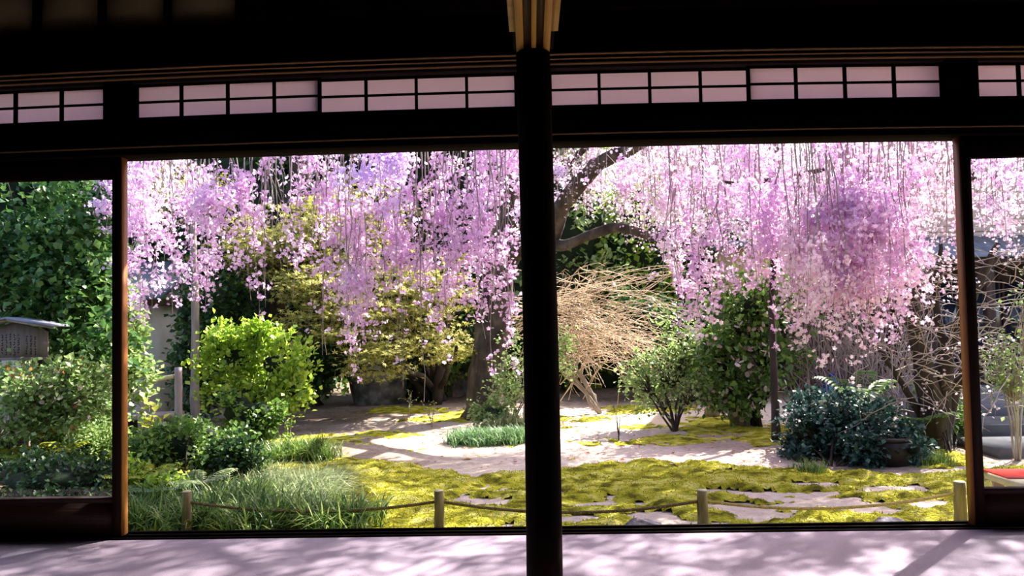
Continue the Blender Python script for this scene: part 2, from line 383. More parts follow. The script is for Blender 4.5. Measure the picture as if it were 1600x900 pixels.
# sill with two running grooves
rt = empty('trim_1', (0, DW, 0), 'black wooden door sill along the floor edge', 'sill', kind='structure')
wpart('sill_board', MB().box(-5, 5, DW-.04, DW+.13, -.06, -.004, .003), M['darkwood'], rt)
for k in range(3): wpart('sill_ridge', MB().box(-5, 5, DW-.035+k*.055, DW-.02+k*.055, -.006, .006, .002), M['darkwood'], rt)
tag(part('trim_2', MB().box(-5, 5, DW+.02, DW+.12, -.75, -.05), M['darkwood']), 'dark board under the sill facing the garden', 'skirting', kind='structure')
# head beam (kamoi), fillets and rail
rt = empty('trim_3', (0, DW, 1.8), 'dark wooden head beam over the garden opening', 'beam', kind='structure')
wpart('beam', MB().box(-5, 5, DW-.02, DW+.10, 1.825, 1.975, .004, lens_arch, 60), M['darkwood'], rt)
wpart('lower_fillet', MB().box(-5, 5, DW-.035, DW+.11, 1.800, 1.812, .002, lens_arch, 60), M['darkwood'], rt)
wpart('upper_fillet', MB().box(-5, 5, DW-.028, DW-.02, 1.834, 1.842, .002, lens_arch, 60), M['railwood'], rt)
wpart('groove_board', MB().box(-5, 5, DW-.02, DW+.10, 1.812, 1.827, .002, lens_arch, 60), M['darkwood'], rt)
rt = empty('trim_4', (0, DW, 2.2), 'honey coloured moulded rail above the paper transoms', 'rail', kind='structure')
wpart('rail_board', MB().box(-5, 5, DW-.01, DW+.09, 2.15, 2.225, .002, lens_arch, 60), M['darkwood_x'], rt)
for (z0, z1, d) in ((2.205, 2.214, .035), (2.186, 2.191, .03), (2.163, 2.173, .025)):
    wpart('moulding', MB().box(-5, 5, DW-d, DW-.01, z0, z1, .003, lens_arch, 60), M['railwood'], rt)
tag(part('wall_front', MB().box(-5, 5, DW+.0, DW+.08, 2.225, 2.42, 0, lens_arch, 60), M['darkwood']), 'black board wall above the transom rail', 'wall', kind='structure')
tag(part('wall_front_upper', MB().box(X(372, 20), 5, DW+.0, DW+.08, 2.42, 2.82, 0), M['darkwood']), 'black wall above the transoms at right', 'wall', kind='structure')
rt = empty('trim_5', (-3, DW, 2.42), 'olive plaster panels between thin battens at top left', 'panel', kind='structure')
xs = [X(u, 20) for u in (372, 260, 157, 55, -48, -150)]
for a, b in zip(xs[1:], xs[:-1]):
    wpart('plaster_panel', MB().box(a+.012, b-.012, DW+.03, DW+.06, 2.40, 2.8), M['olive'], rt)
for a in xs: wpart('batten', MB().box(a-.014, a+.014, DW, DW+.04, 2.40, 2.8, .002), M['darkwood'], rt)
wpart('backing', MB().box(-5, xs[0], DW+.06, DW+.08, 2.40, 2.82), M['darkwood'], rt)
# posts in the transom band and beside the doors
for i, (a, b) in enumerate(((163, 208), (818, 852), (1477, 1528))):
    tag(part('trim_%d' % (6+i), MB().box(X(a, 150), X(b, 150), DW-.012, DW+.10, 1.80, 2.225, .003, lens_arch, 2), M['darkwood']),
        ['dark post between the transoms at left', 'dark post between the transoms behind the pillar', 'dark post between the transoms at right'][i], 'post', kind='structure')
# transom screens
def transom(idx, u0, u1, yo, label):
    x0, x1 = X(u0, 140), X(u1, 140); z0, z1 = 1.985, 2.150
    rt = empty('window_%d' % idx, ((x0+x1)/2, DW, 1.985), label, 'window', kind='structure')
    y0 = DW+yo; fb = .014; mu = .009
    wpart('frame', MB().box(x0, x1, y0, y0+.022, z0-.012, z0+fb*.5, .001, lens_arch, 12), M['darkwood'], rt)
    wpart('frame', MB().box(x0, x1, y0, y0+.022, z1-fb*.6, z1+.01, .001, lens_arch, 12), M['darkwood'], rt)
    for a in (x0, x1-fb): wpart('frame', MB().box(a, a+fb, y0, y0+.022, z0, z1, 0, lens_arch), M['darkwood'], rt)
    zm = (z0+z1)/2
    wpart('muntin', MB().box(x0, x1, y0, y0+.014, zm-mu/2-.002, zm+mu/2-.002, 0, lens_arch, 12), M['darkwood'], rt)
    w_ = (x1-x0)/4
    for k in (1, 2, 3): wpart('muntin', MB().box(x0+k*w_-mu*.75, x0+k*w_+mu*.75, y0-.002, y0+.014, z0, z1, 0, lens_arch), M['darkwood'], rt)
    for k in range(4):
        for a, b in ((z0-.005, zm), (zm, z1+.005)):
            v = lens_arch(np.array([(x0+k*w_, y0+.016, a), (x0+(k+1)*w_, y0+.016, a), (x0+(k+1)*w_, y0+.016, b), (x0+k*w_, y0+.016, b)]))
            mb = MB(); mb.add(v, [(0, 1, 2, 3)]); wpart('paper_pane', mb, M['paper'], rt)
transom(1, -125, 164, .02, 'paper transom screen at the far left edge')
transom(2, 207, 499, .02, 'paper transom screen just right of the left post')
transom(3, 489, 808, .045, 'paper transom screen just left of the pillar')
transom(4, 858, 1179, .045, 'paper transom screen just right of the pillar')
transom(5, 1170, 1479, .02, 'paper transom screen just left of the right post')
transom(6, 1526, 1815, .02, 'paper transom screen at the far right edge')
# glazed sliding doors
def door(idx, side, label):
    rt = empty('door_%d' % idx, (side*2.8, DW, 0), label, 'door', kind='structure')
    yb = DW+.055
    if side < 0: xe = X(190); xi = X(175); x_out = -4.1
    else: xe = X(1510); xi = X(1527); x_out = 4.1
    zb = float(P(100 if side < 0 else 1560, 779 if side < 0 else 764, DW)[2]); zt = 1.70
    lo, hi = sorted((xe, xi)); ed = side*.006
    l2, h2 = sorted((xe+ed, xi)); e2, e3 = sorted((xe, xe+ed))
    st_ = wpart('stile', MB().box(l2, h2, DW, yb, 0.006, 1.803, .002), M['stileshade'], rt)
    sub('sunlit_stile_edge', MB().box(e2, e3, DW+.003, yb, 0.006, 1.803, .001), M['stilewood'], st_)  # sunlit side of the same stile, painted as a brighter strip
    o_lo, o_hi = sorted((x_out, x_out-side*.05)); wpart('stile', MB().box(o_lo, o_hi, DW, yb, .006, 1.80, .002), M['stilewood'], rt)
    a, b = sorted((xi, x_out))
    wpart('bottom_panel', MB().box(a, b, DW+.012, yb-.01, .006, zb-.02), M['panelwood'], rt)
    wpart('rail', MB().box(a, b, DW+.004, yb-.004, zb-.025, zb, .003), M['panelwood'], rt)
    wpart('rail', MB().box(a, b, DW+.002, yb, zt, 1.803, .003, None), M['darkwood'], rt)
    mb = MB(); mb.add([(a, DW+.03, zb), (b, DW+.03, zb), (b, DW+.03, zt), (a, DW+.03, zt)], [(0, 1, 2, 3)]); wpart('glass_pane', mb, M['glass'], rt)
door(1, -1, 'glazed sliding door with orange-brown stile at left')
door(2, 1, 'glazed sliding door with orange-brown stile at right')
# wall beyond the doors
tag(part('wall_front_left', MB().box(-5, -4.1, DW, DW+.08, -.05, 1.83), M['darkwood']), 'dark wall left of the left door', 'wall', kind='structure')
tag(part('wall_front_right', MB().box(4.1, 5, DW, DW+.08, -.05, 1.83), M['darkwood']), 'dark wall right of the right door', 'wall', kind='structure')
# eaves outside
rt = empty('trim_9', (0, DW+.1, 2.8), 'dark eaves over the garden front', 'eaves', kind='structure')
ev = MB(); ev.add([(-6, DW+.08, 2.86), (6, DW+.08, 2.86), (6, DW+1.15, 2.62), (-6, DW+1.15, 2.62), (-6, DW+.08, 2.92), (6, DW+.08, 2.92), (6, DW+1.15, 2.68), (-6, DW+1.15, 2.68)],
    [(0, 1, 2, 3), (7, 6, 5, 4), (0, 4, 5, 1), (2, 6, 7, 3), (1, 5, 6, 2), (0, 3, 7, 4)])
wpart('eaves_board', ev, M['housewood'], rt)
# free standing pillar in the room
py = 2.78
xa, xb = X(816, 500, py), X(869, 500, py)
mb = MB(); pr = (xb-xa)/2; cx = (xa+xb)/2; ztop = float(P(836, 84, py)[2])
zs = np.linspace(0, ztop, 14); mb.tube([(cx+.004*math.sin(z*2), py, z) for z in zs], [pr*(1.06-.05*z/2) for z in zs], 20)
tag(part('pillar', mb, M['darkwood'], None, True), 'round black wooden pillar standing in the middle of the opening', 'pillar', kind='structure')
rt = empty('ceiling_beam', (cx, py, ztop), 'honey-brown bundled ceiling beam running from pillar top towards viewer', 'beam', kind='structure')
for a, b, zt_, z0_, y1_, mt in ((-.062, -.036, .05, .004, py+.05, 'beamwood'), (-.036, -.008, .05, .012, py+.05, 'panelwood'), (-.008, .008, .05, .0, py+.05, 'beamwood'),
                    (.008, .034, .05, .012, py+.05, 'panelwood'), (.034, .058, .05, .002, py+.05, 'beamwood'),
                    (-.084, -.064, .10, .022, py-.16, 'railwood'), (.060, .084, .10, .020, py-.16, 'beamwood')):
    wpart('batten', MB().box(cx+a, cx+b, .3, y1_, ztop+z0_, ztop+z0_+zt_, .004), M[mt], rt)
wpart('beam_core', MB().box(cx-.075, cx+.075, .3, py+.1, ztop+.05, 2.78), M['darkwood'], rt)

# ------------------------------------------------------------------ ground and moss
gx = np.arange(-9, 12.01, .07); gy = np.arange(3.72, 21, .07)
GX, GY = np.meshgrid(gx, gy)
def gh(x, y):
    x = np.asarray(x, float); y = np.asarray(y, float)
    return GZ+.10*(n2(x, y, .35, 3)-.5)*np.clip((y-6)/3, 0, 1)+.02*(n2(x, y, 2.2, 3)-.5)
def pe(u, v, ru, rv):                                    # flat ellipse on the ground seen at u, v
    c = G(u, v); a = abs(G(u+ru, v)[0]-c[0]); b = abs(G(u, v-rv)[1]-G(u, v+rv)[1])/2
    return c[0], c[1], a, b
MOSS = [pe(*q) for q in ((1060, 688, 95, 11), (1170, 672, 130, 22), (985, 640, 60, 6), (905, 655, 60, 7), (955, 693, 70, 7), (500, 688, 90, 12), (640, 640, 60, 6),
        (745, 645, 50, 10), (690, 655, 60, 6), (1350, 700, 70, 8), (1460, 715, 90, 14), (620, 678, 60, 7), (910, 612, 50, 4), (1060, 640, 50, 5), (1000, 668, 40, 5))]
BARE = [pe(*q) for q in ((1350, 800, 90, 8), (1230, 775, 90, 8), (940, 790, 70, 7), (1060, 820, 90, 7), (1400, 765, 60, 6), (1140, 795, 60, 8), (1290, 790, 170, 11), (1110, 770, 60, 8), (1190, 808, 60, 8), (745, 785, 50, 7), (1010, 806, 60, 6), (1260, 758, 50, 5), (900, 812, 50, 8), (1450, 785, 50, 9), (1150, 740, 50, 4), (860, 770, 30, 5))]
yb_ = G(800, 738)[1]
def mossmask(x, y):
    bx = yb_+.28*np.sin(x*1.3)+.5*(n2(x, y, .8, 3)-.5)+np.where(x < -.6, .9*np.clip((-.6-x), 0, 1.1), 0)
    m = np.clip((bx-y)/.35+.5, 0, 1)
    for (a, b, c, d) in BARE: m = m-.85*np.clip(1.5-np.sqrt(((x-a)/c)**2+((y-b)/d)**2)*1.1, 0, 1)
    for (a, b, c, d) in MOSS: m = np.maximum(m, .8*np.clip(1.6-np.sqrt(((x-a)/c)**2+((y-b)/d)**2)*1.1, 0, 1))
    return m+1.2*(n2(x, y, 1.3, 5)-.5)+1.5*(n2(x, y, 4, 4)-.5)+1.3*(n2(x, y, 11, 3)-.5)
Z = gh(GX, GY)
V = np.stack([GX, GY, Z], -1).reshape(-1, 3); ny, nx = GX.shape
I = (np.arange(ny-1)[:, None]*nx+np.arange(nx-1)[None]).ravel()
mb = MB(); mb.addarr(V, np.stack([I, I+1, I+nx+1, I+nx], -1))
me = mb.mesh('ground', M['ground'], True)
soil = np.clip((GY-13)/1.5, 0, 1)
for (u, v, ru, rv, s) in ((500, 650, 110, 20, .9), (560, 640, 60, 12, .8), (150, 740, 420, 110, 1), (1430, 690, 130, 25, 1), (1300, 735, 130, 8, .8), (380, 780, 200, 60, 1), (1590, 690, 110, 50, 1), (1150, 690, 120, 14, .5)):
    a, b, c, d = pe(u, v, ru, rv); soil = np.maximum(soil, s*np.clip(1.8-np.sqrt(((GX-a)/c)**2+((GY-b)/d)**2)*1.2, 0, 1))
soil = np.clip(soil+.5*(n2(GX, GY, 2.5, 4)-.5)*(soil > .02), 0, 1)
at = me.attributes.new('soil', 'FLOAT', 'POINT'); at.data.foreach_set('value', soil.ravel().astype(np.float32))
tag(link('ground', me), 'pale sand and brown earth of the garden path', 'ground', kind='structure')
mx_ = np.arange(-5, 6.5, .035); my_ = np.arange(3.9, 14.5, .035); MX, MY = np.meshgrid(mx_, my_)
mk = mossmask(MX, MY); hgt = np.clip((mk-.40)*1.3, 0, 1)
mz = gh(MX, MY)-.012+hgt**.8*(.008+np.where(MY < yb_+.3, .10, .05)*n2(MX, MY*1.5, 1.7, 4)+.022*n2(MX, MY, 14, 3))
ny, nx = MX.shape; ok = (mk > .38)
I = (np.arange(ny-1)[:, None]*nx+np.arange(nx-1)[None]); k = (ok[:-1, :-1] & ok[1:, :-1] & ok[:-1, 1:] & ok[1:, 1:]); I = I[k]
idx = np.full(ny*nx, -1); used = np.unique(np.concatenate([I, I+1, I+nx, I+nx+1])); idx[used] = np.arange(len(used))
mb = MB(); mb.addarr(np.stack([MX, MY, mz], -1).reshape(-1, 3)[used], idx[np.stack([I, I+1, I+nx+1, I+nx], -1)])
mo = tag(part('moss_carpet', mb, M['moss'], None, True), 'yellow-green moss carpet in cushions over the sand', 'moss', kind='stuff')
sel = rng.choice(np.flatnonzero((hgt > .3).ravel()), 60000); mb = MB()
fx = MX.ravel()[sel]+rng.normal(size=60000)*.015; fy = MY.ravel()[sel]+rng.normal(size=60000)*.015; fz = mz.ravel()[sel]
kk = (fy < 9); fx, fy, fz = fx[kk], fy[kk], fz[kk]
d = rng.normal(size=(len(fx), 3))*.7; d[:, 2] = 1
tri = (np.array([[-.25, 0, 0], [.25, 0, 0], [0, 1, 0]], float), np.array([[0, 1, 2]]))
scatter(mb, np.stack([fx, fy, fz-.004], -1), d, .012+.014*rng.random(len(fx)), tri)
part('moss_tuft', mb, M['mossblade'], mo, False, 'stuff')
# fallen leaves and twigs on the sand
mb = MB(); n = 900; lx = rng.uniform(-5, 6, n); ly = rng.uniform(8, 14, n)
d = rng.normal(size=(n, 3)); d[:, 2] *= .1
scatter(mb, np.stack([lx, ly, gh(lx, ly)+.012], -1), d, .03+.03*rng.random(n), LEAF2, 3)
tag(part('fallen_leaves', mb, M['redbud']), 'scattered brown fallen leaves on the garden sand', 'leaves', kind='stuff')

# ------------------------------------------------------------------ fence posts and rope
YP = 5.72
def log_post(u, vt, w_px, label, dz=0, grp='log posts of the rope fence'):
    c = P(u, vt, YP); zt = c[2]; r = w_px*YP/F_PX/2; zg = float(gh(c[0], YP))-.04
    rt = empty('fence_post', (c[0], YP, zg), label, 'post')
    zs = np.linspace(zg, zt, 9); lean = rng.normal()*.01
    mb = MB(); mb.tube([(c[0]+lean*(zt-z)*.5+.002*math.sin(z*30+u), YP, z) for z in zs], [r*(1.08-.02*i+.02*math.sin(i*2.1+u)) for i in range(9)], 16)
    wpart('log', mb, M['post'], rt, True)
    mb = MB(); mb.tube([(c[0], YP, zt-.002), (c[0], YP, zt+.004)], [r*.93, r*.86], 16); wpart('cut_end', mb, M['postcap'], rt)
    return c[0], zt, r
posts = [log_post(292, 768, 15, 'short rope fence post half hidden in the grass at left'),
         log_post(686, 767, 16, 'log fence post at the left of the central pillar'),
         log_post(1097, 766, 17, 'log fence post in the middle of the right opening'),
         log_post(1499, 753, 18, 'dark stained log fence post beside the right door')]
def rope(a, b, sag, label, mat, z0=None, z1=None):
    n = 90; t = np.linspace(0, 1, n)
    x = a[0]+(b[0]-a[0])*t; z = (z0 if z0 is not None else a[1]-.075)*(1-t)+(z1 if z1 is not None else b[1]-.075)*t-sag*4*t*(1-t)
    rt = empty('rope', (x[0], YP, z[0]), label, 'rope', 'twisted ropes of the low fence')
    L = abs(b[0]-a[0])
    for s in range(3):
        ph = t*L*2*math.pi/.045+s*2*math.pi/3
        mb = MB(); m2 = 420; tt = np.linspace(0, 1, m2); xx = np.interp(tt, t, x); zz = np.interp(tt, t, z); pp = tt*L*2*math.pi/.05+s*2*math.pi/3
        mb.tube(np.stack([xx, YP+.006*np.cos(pp), zz+.006*np.sin(pp)], -1), .0065, 5)
        wpart('strand', mb, mat, rt, True)
rope(posts[0], posts[1], .075, 'dark twisted rope from the grass to the post left of the pillar', M['rope'])
rope(posts[1], posts[2], .085, 'brown twisted rope passing behind the central pillar', M['rope'])
rope(posts[2], posts[3], .085, 'straw coloured twisted rope across the right half of the opening', M['rope_light'])
rope(posts[3], (posts[3][0]+1.9, posts[3][1]), .08, 'straw coloured twisted rope leaving the right post past the door', M['rope_light'])

# ------------------------------------------------------------------ rocks
def rock(name, label, c, r, mat, seed, grp=None, sharp=.6):
    k = 22; th = np.linspace(0, math.pi, k+1); ph = np.arange(2*k)*math.pi/k
    T_, Ph = np.meshgrid(th, ph, indexing='ij'); d = np.stack([np.sin(T_)*np.cos(Ph), np.sin(T_)*np.sin(Ph), np.cos(T_)], -1)
    q = fbm(d*1.3+seed, 4); sc = .7+sharp*q
    planes = np.random.default_rng(seed).normal(size=(9, 3)); planes /= np.linalg.norm(planes, axis=1)[:, None]
    for pn in planes:
        dd = np.einsum('ijk,k->ij', d, pn)*sc; sc = np.where(dd > .82, sc*.82/np.maximum(dd, 1e-6), sc)
    v = (np.array(c)+d*np.array(r)*sc[..., None]).reshape(-1, 3); n = 2*k; f = []
    for i in range(k):
        for j in range(n): f.append((i*n+j, (i+1)*n+j, (i+1)*n+(j+1) % n, i*n+(j+1) % n))
    mb = MB(); mb.add(v, f); o = part(name, mb, mat); return tag(o, label, 'rock', grp)
g = G(588, 632); rock('rock', 'large grey rock under the drooping maple', (g[0], g[1]+.3, GZ+.22), (.62, .5, .82), M['rock'], 3)
g = G(705, 622); rock('rock', 'upright grey rock behind the cherry trunk', (g[0], g[1]+.5, GZ+.3), (.32, .4, 1.15), M['rock'], 5)
g = G(1005, 832); rock('rock', 'jagged pale rock at the sill edge right of the pillar', (g[0], g[1]+.03, GZ+.0), (.17, .12, .10), M['rock_pale'], 8)
g = G(1392, 826); rock('rock', 'small pale rock at the sill edge near the right post', (g[0], g[1]+.03, GZ), (.14, .10, .07), M['rock_pale'], 9)
g = G(1395, 718); rock('rock', 'flat grey rock behind the bluish shrub', (g[0]+.5, g[1]+2.2, GZ+.1), (.5, .4, .5), M['rock'], 13)

# ------------------------------------------------------------------ weeping cherry
tb = G(757, 652); Y0 = tb[1]
cherry = empty('weeping_cherry_tree', (tb[0], tb[1], GZ), 'great weeping cherry tree with pink blossom and dark trunk behind the pillar', 'tree')
def limb(name, pts, rad, n=16, mat=None, seed=0, bump=.12, flare=False):
    pts = np.array(pts, float); t = np.linspace(0, 1, len(pts)); tt = np.linspace(0, 1, len(pts)*7)
    # smooth interpolation
    q = np.stack([np.interp(tt, t, pts[:, k]) for k in range(3)], -1); r = np.interp(tt, t, rad)
    for _ in range(5): q[1:-1] = (q[:-2]+2*q[1:-1]+q[2:])/4; r[1:-1] = (r[:-2]+2*r[1:-1]+r[2:])/4
    m0 = MB(); m0.tube(q, r, n); v = m0.v[0].reshape(len(q), n, 3)
    nz = fbm(v*np.array([6, 6, 2.5])+seed, 4)-.5
    v2 = q[:, None]+(v-q[:, None])*(1+bump*4*nz)[..., None]
    m0.v[0] = v2.reshape(-1, 3)
    return wpart(name, m0, mat or M['bark'], cherry, True)
def Q(u, v, y): return tuple(P(u, v, y))
b0 = np.array([tb[0], tb[1], GZ-.1])
limb('trunk', [b0, Q(760, 640, Y0), Q(760, 590, Y0), Q(768, 520, Y0), Q(775, 430, Y0), Q(785, 340, Y0-.1), Q(790, 230, Y0-.3), Q(800, 120, Y0-.6)],
     [.42, .33, .27, .26, .29, .25, .24, .2], 20, seed=1, bump=.16)
limb('branch', [Q(776, 440, Y0), Q(800, 392, Y0-.2), Q(850, 378, Y0-.6), Q(880, 385, Y0-.9), Q(920, 368, Y0-1.1), Q(965, 352, Y0-1.3), Q(1035, 376, Y0-1.5), Q(1060, 350, Y0-1.6)],
     [.19, .16, .12, .085, .075, .07, .065, .05], seed=2)
limb('branch', [Q(858, 380, Y0-.7), Q(868, 350, Y0-.9), Q(878, 318, Y0-1.2), Q(908, 285, Y0-1.5), Q(935, 255, Y0-1.8), Q(975, 236, Y0-2.1), Q(1010, 215, Y0-2.4), Q(1060, 180, Y0-2.8)],
     [.13, .13, .12, .12, .10, .13, .09, .07], seed=3, bump=.2)
limb('branch', [Q(782, 380, Y0), Q(830, 310, Y0-.6), Q(870, 270, Y0-1.0), Q(905, 240, Y0-1.4), Q(935, 215, Y0-1.7)], [.12, .07, .05, .045, .04], seed=4)
limb('branch', [Q(1120, 282, 9.0), Q(1155, 288, 9.0), Q(1200, 282, 9.0), Q(1245, 274, 9.2), Q(1300, 262, 9.4)], [.012, .022, .03, .028, .03], 10, seed=5)
# overhead limbs that carry the hanging twigs
tops = [np.array(Q(800, 120, Y0-.6))]
for (x, y, z) in ((-4.6, 7.4, 3.7), (-3.2, 6.6, 3.9), (-1.4, 6.4, 4.0), (.4, 6.2, 4.2), (2.2, 6.6, 4.2), (4.2, 7.2, 4.1), (5.8, 8.4, 4.2), (-5, 9.6, 3.9), (2.8, 9, 4.6), (-2.5, 9, 4.4)):
    a = tops[0]; m_ = (a+np.array([x, y, z]))/2+np.array([0, 0, .7])
    limb('branch', bez(a, m_, np.array([x, y, z]), 6), np.linspace(.13, .035, 6), 8, seed=int(abs(x*7)))
# strand variants
def flowers_at(mb, pts, size=.042):
    n = len(pts); d = rng.normal(size=(n, 3)); scatter(mb, pts, d, size*(.8+.4*rng.random(n)), FLOWER, -.2)
def strand_variant(L, typ):
    tw = MB(); fl = MB(); m_ = max(6, int(L/.22))
    z = -np.linspace(0, L, m_); sway = np.cumsum(rng.normal(size=(m_, 2))*.022, 0); sway -= sway[0]
    line = np.column_stack([sway, z]); tw.tube(line, np.linspace(.007, .002, m_), 4, False)
    at = lambda t: np.array([np.interp(t*L, -z, line[:, k]) for k in range(3)]).T
    step, k0, k1, sp = {'full': (.16, 12, 22, .048), 'slim': (.16, 6, 12, .034), 'thin': (.32, 3, 7, .026), 'heavy': (.16, 20, 34, .066)}[typ]
    t0 = 1-min(.97, rng.uniform(.9, 2.0)/L) if typ != 'heavy' else 1-min(.95, rng.uniform(.8, 1.5)/L)
    side = []
    for k in range({'full': 3, 'slim': 1, 'thin': 2, 'heavy': 5}[typ]):
        a = rng.uniform(.2, .75); l = rng.uniform(.25, .5)*L*(1-a)*1.4; s = at(a); ang = rng.uniform(0, 6.28); k2 = 6
        tt = np.linspace(0, 1, k2)[:, None]; w_ = rng.uniform(.08, .22)
        sl = s+np.concatenate([np.sin(tt*1.5)*w_*math.cos(ang), np.sin(tt*1.5)*w_*math.sin(ang), -tt*l], 1)
        tw.tube(sl, np.linspace(.004, .0015, k2), 3, False); side.append(sl)
    P_ = []; t_ = t0; sd = rng.random()*50
    while t_ < .985:
        q = float(vnoise(np.array([t_*L*1.9, L*3.3, sd])))
        if q > (.50 if typ in ('heavy', 'full') else .42) or (t_ > .72 and rng.random() < .8):
            k = int(rng.integers(k0, k1+1)*(.55+q)); tp = min(1, (1-t_)*L/.3+.45)
            P_.append(at(t_)+rng.normal(size=3)*sp*.9+rng.normal(size=(max(2, int(k*tp)), 3))*sp*tp*(.6+.6*q))
        t_ += step*rng.uniform(.6, 1.5)/L
    for sl in side:
        for j in range({'full': 3, 'slim': 2, 'thin': 1, 'heavy': 4}[typ]):
            t_ = rng.uniform(.3, 1); c = np.array([np.interp(t_*(len(sl)-1), np.arange(len(sl)), sl[:, k]) for k in range(3)])
            P_.append(c+rng.normal(size=(int(rng.integers(k0, k1+1)*.7)+1, 3))*sp*.8)
    if not P_: P_.append(at(.9)+rng.normal(size=(4, 3))*sp)
    flowers_at(fl, np.concatenate(P_)); return tw, fl
VAR = {}
for typ, k in (('full', 3), ('slim', 3), ('thin', 3), ('heavy', 2)):
    for L in (1.2, 1.6, 2.0, 2.5, 3.0, 3.6):
        for i in range(k):
            tw, fl = strand_variant(L, typ)
            VAR.setdefault(typ, []).append((L, tw.mesh('hanging_twig', M['twig']), {c: fl.mesh('blossoms', M[c]) for c in ('petal', 'petal_violet', 'petal_pale')}, tw, fl))
counts = [0]; REST = (MB(), {k: MB() for k in ('petal', 'petal_violet', 'petal_pale')})
def hang(u, vb, y, typ, col, extra=0.0):
    b = P(u, vb, y); need = (P(u, 225, y)[2]+.15+extra)-b[2]
    c = sorted(VAR[typ], key=lambda q: abs(q[0]-max(need, 1.0))+rng.random()*.35)[0]
    if counts[0] >= 298:                                 # the rest of the curtain, joined
        an = rng.uniform(0, 6.28); m3 = np.array([[math.cos(an), math.sin(an), 0], [-math.sin(an), math.cos(an), 0], [0, 0, 1]])
        for src, dst in ((c[3], REST[0]), (c[4], REST[1][col])):
            vv = np.concatenate(src.v)@m3+np.array([b[0], b[1], b[2]+c[0]]); base_ = dst.n; dst.v.append(vv); dst.n += len(vv)
            for bg_ in src.big: dst.big.append(bg_+base_)
        return
    counts[0] += 1
    o = link('hanging_branch', c[1], cherry); o.matrix_parent_inverse = Matrix.Translation(-Vector(cherry.location))
    o.location = (b[0], b[1], b[2]+c[0]); o.rotation_euler = (0, 0, rng.uniform(0, 6.28))
    link('blossoms', c[2][col], o, 'stuff')
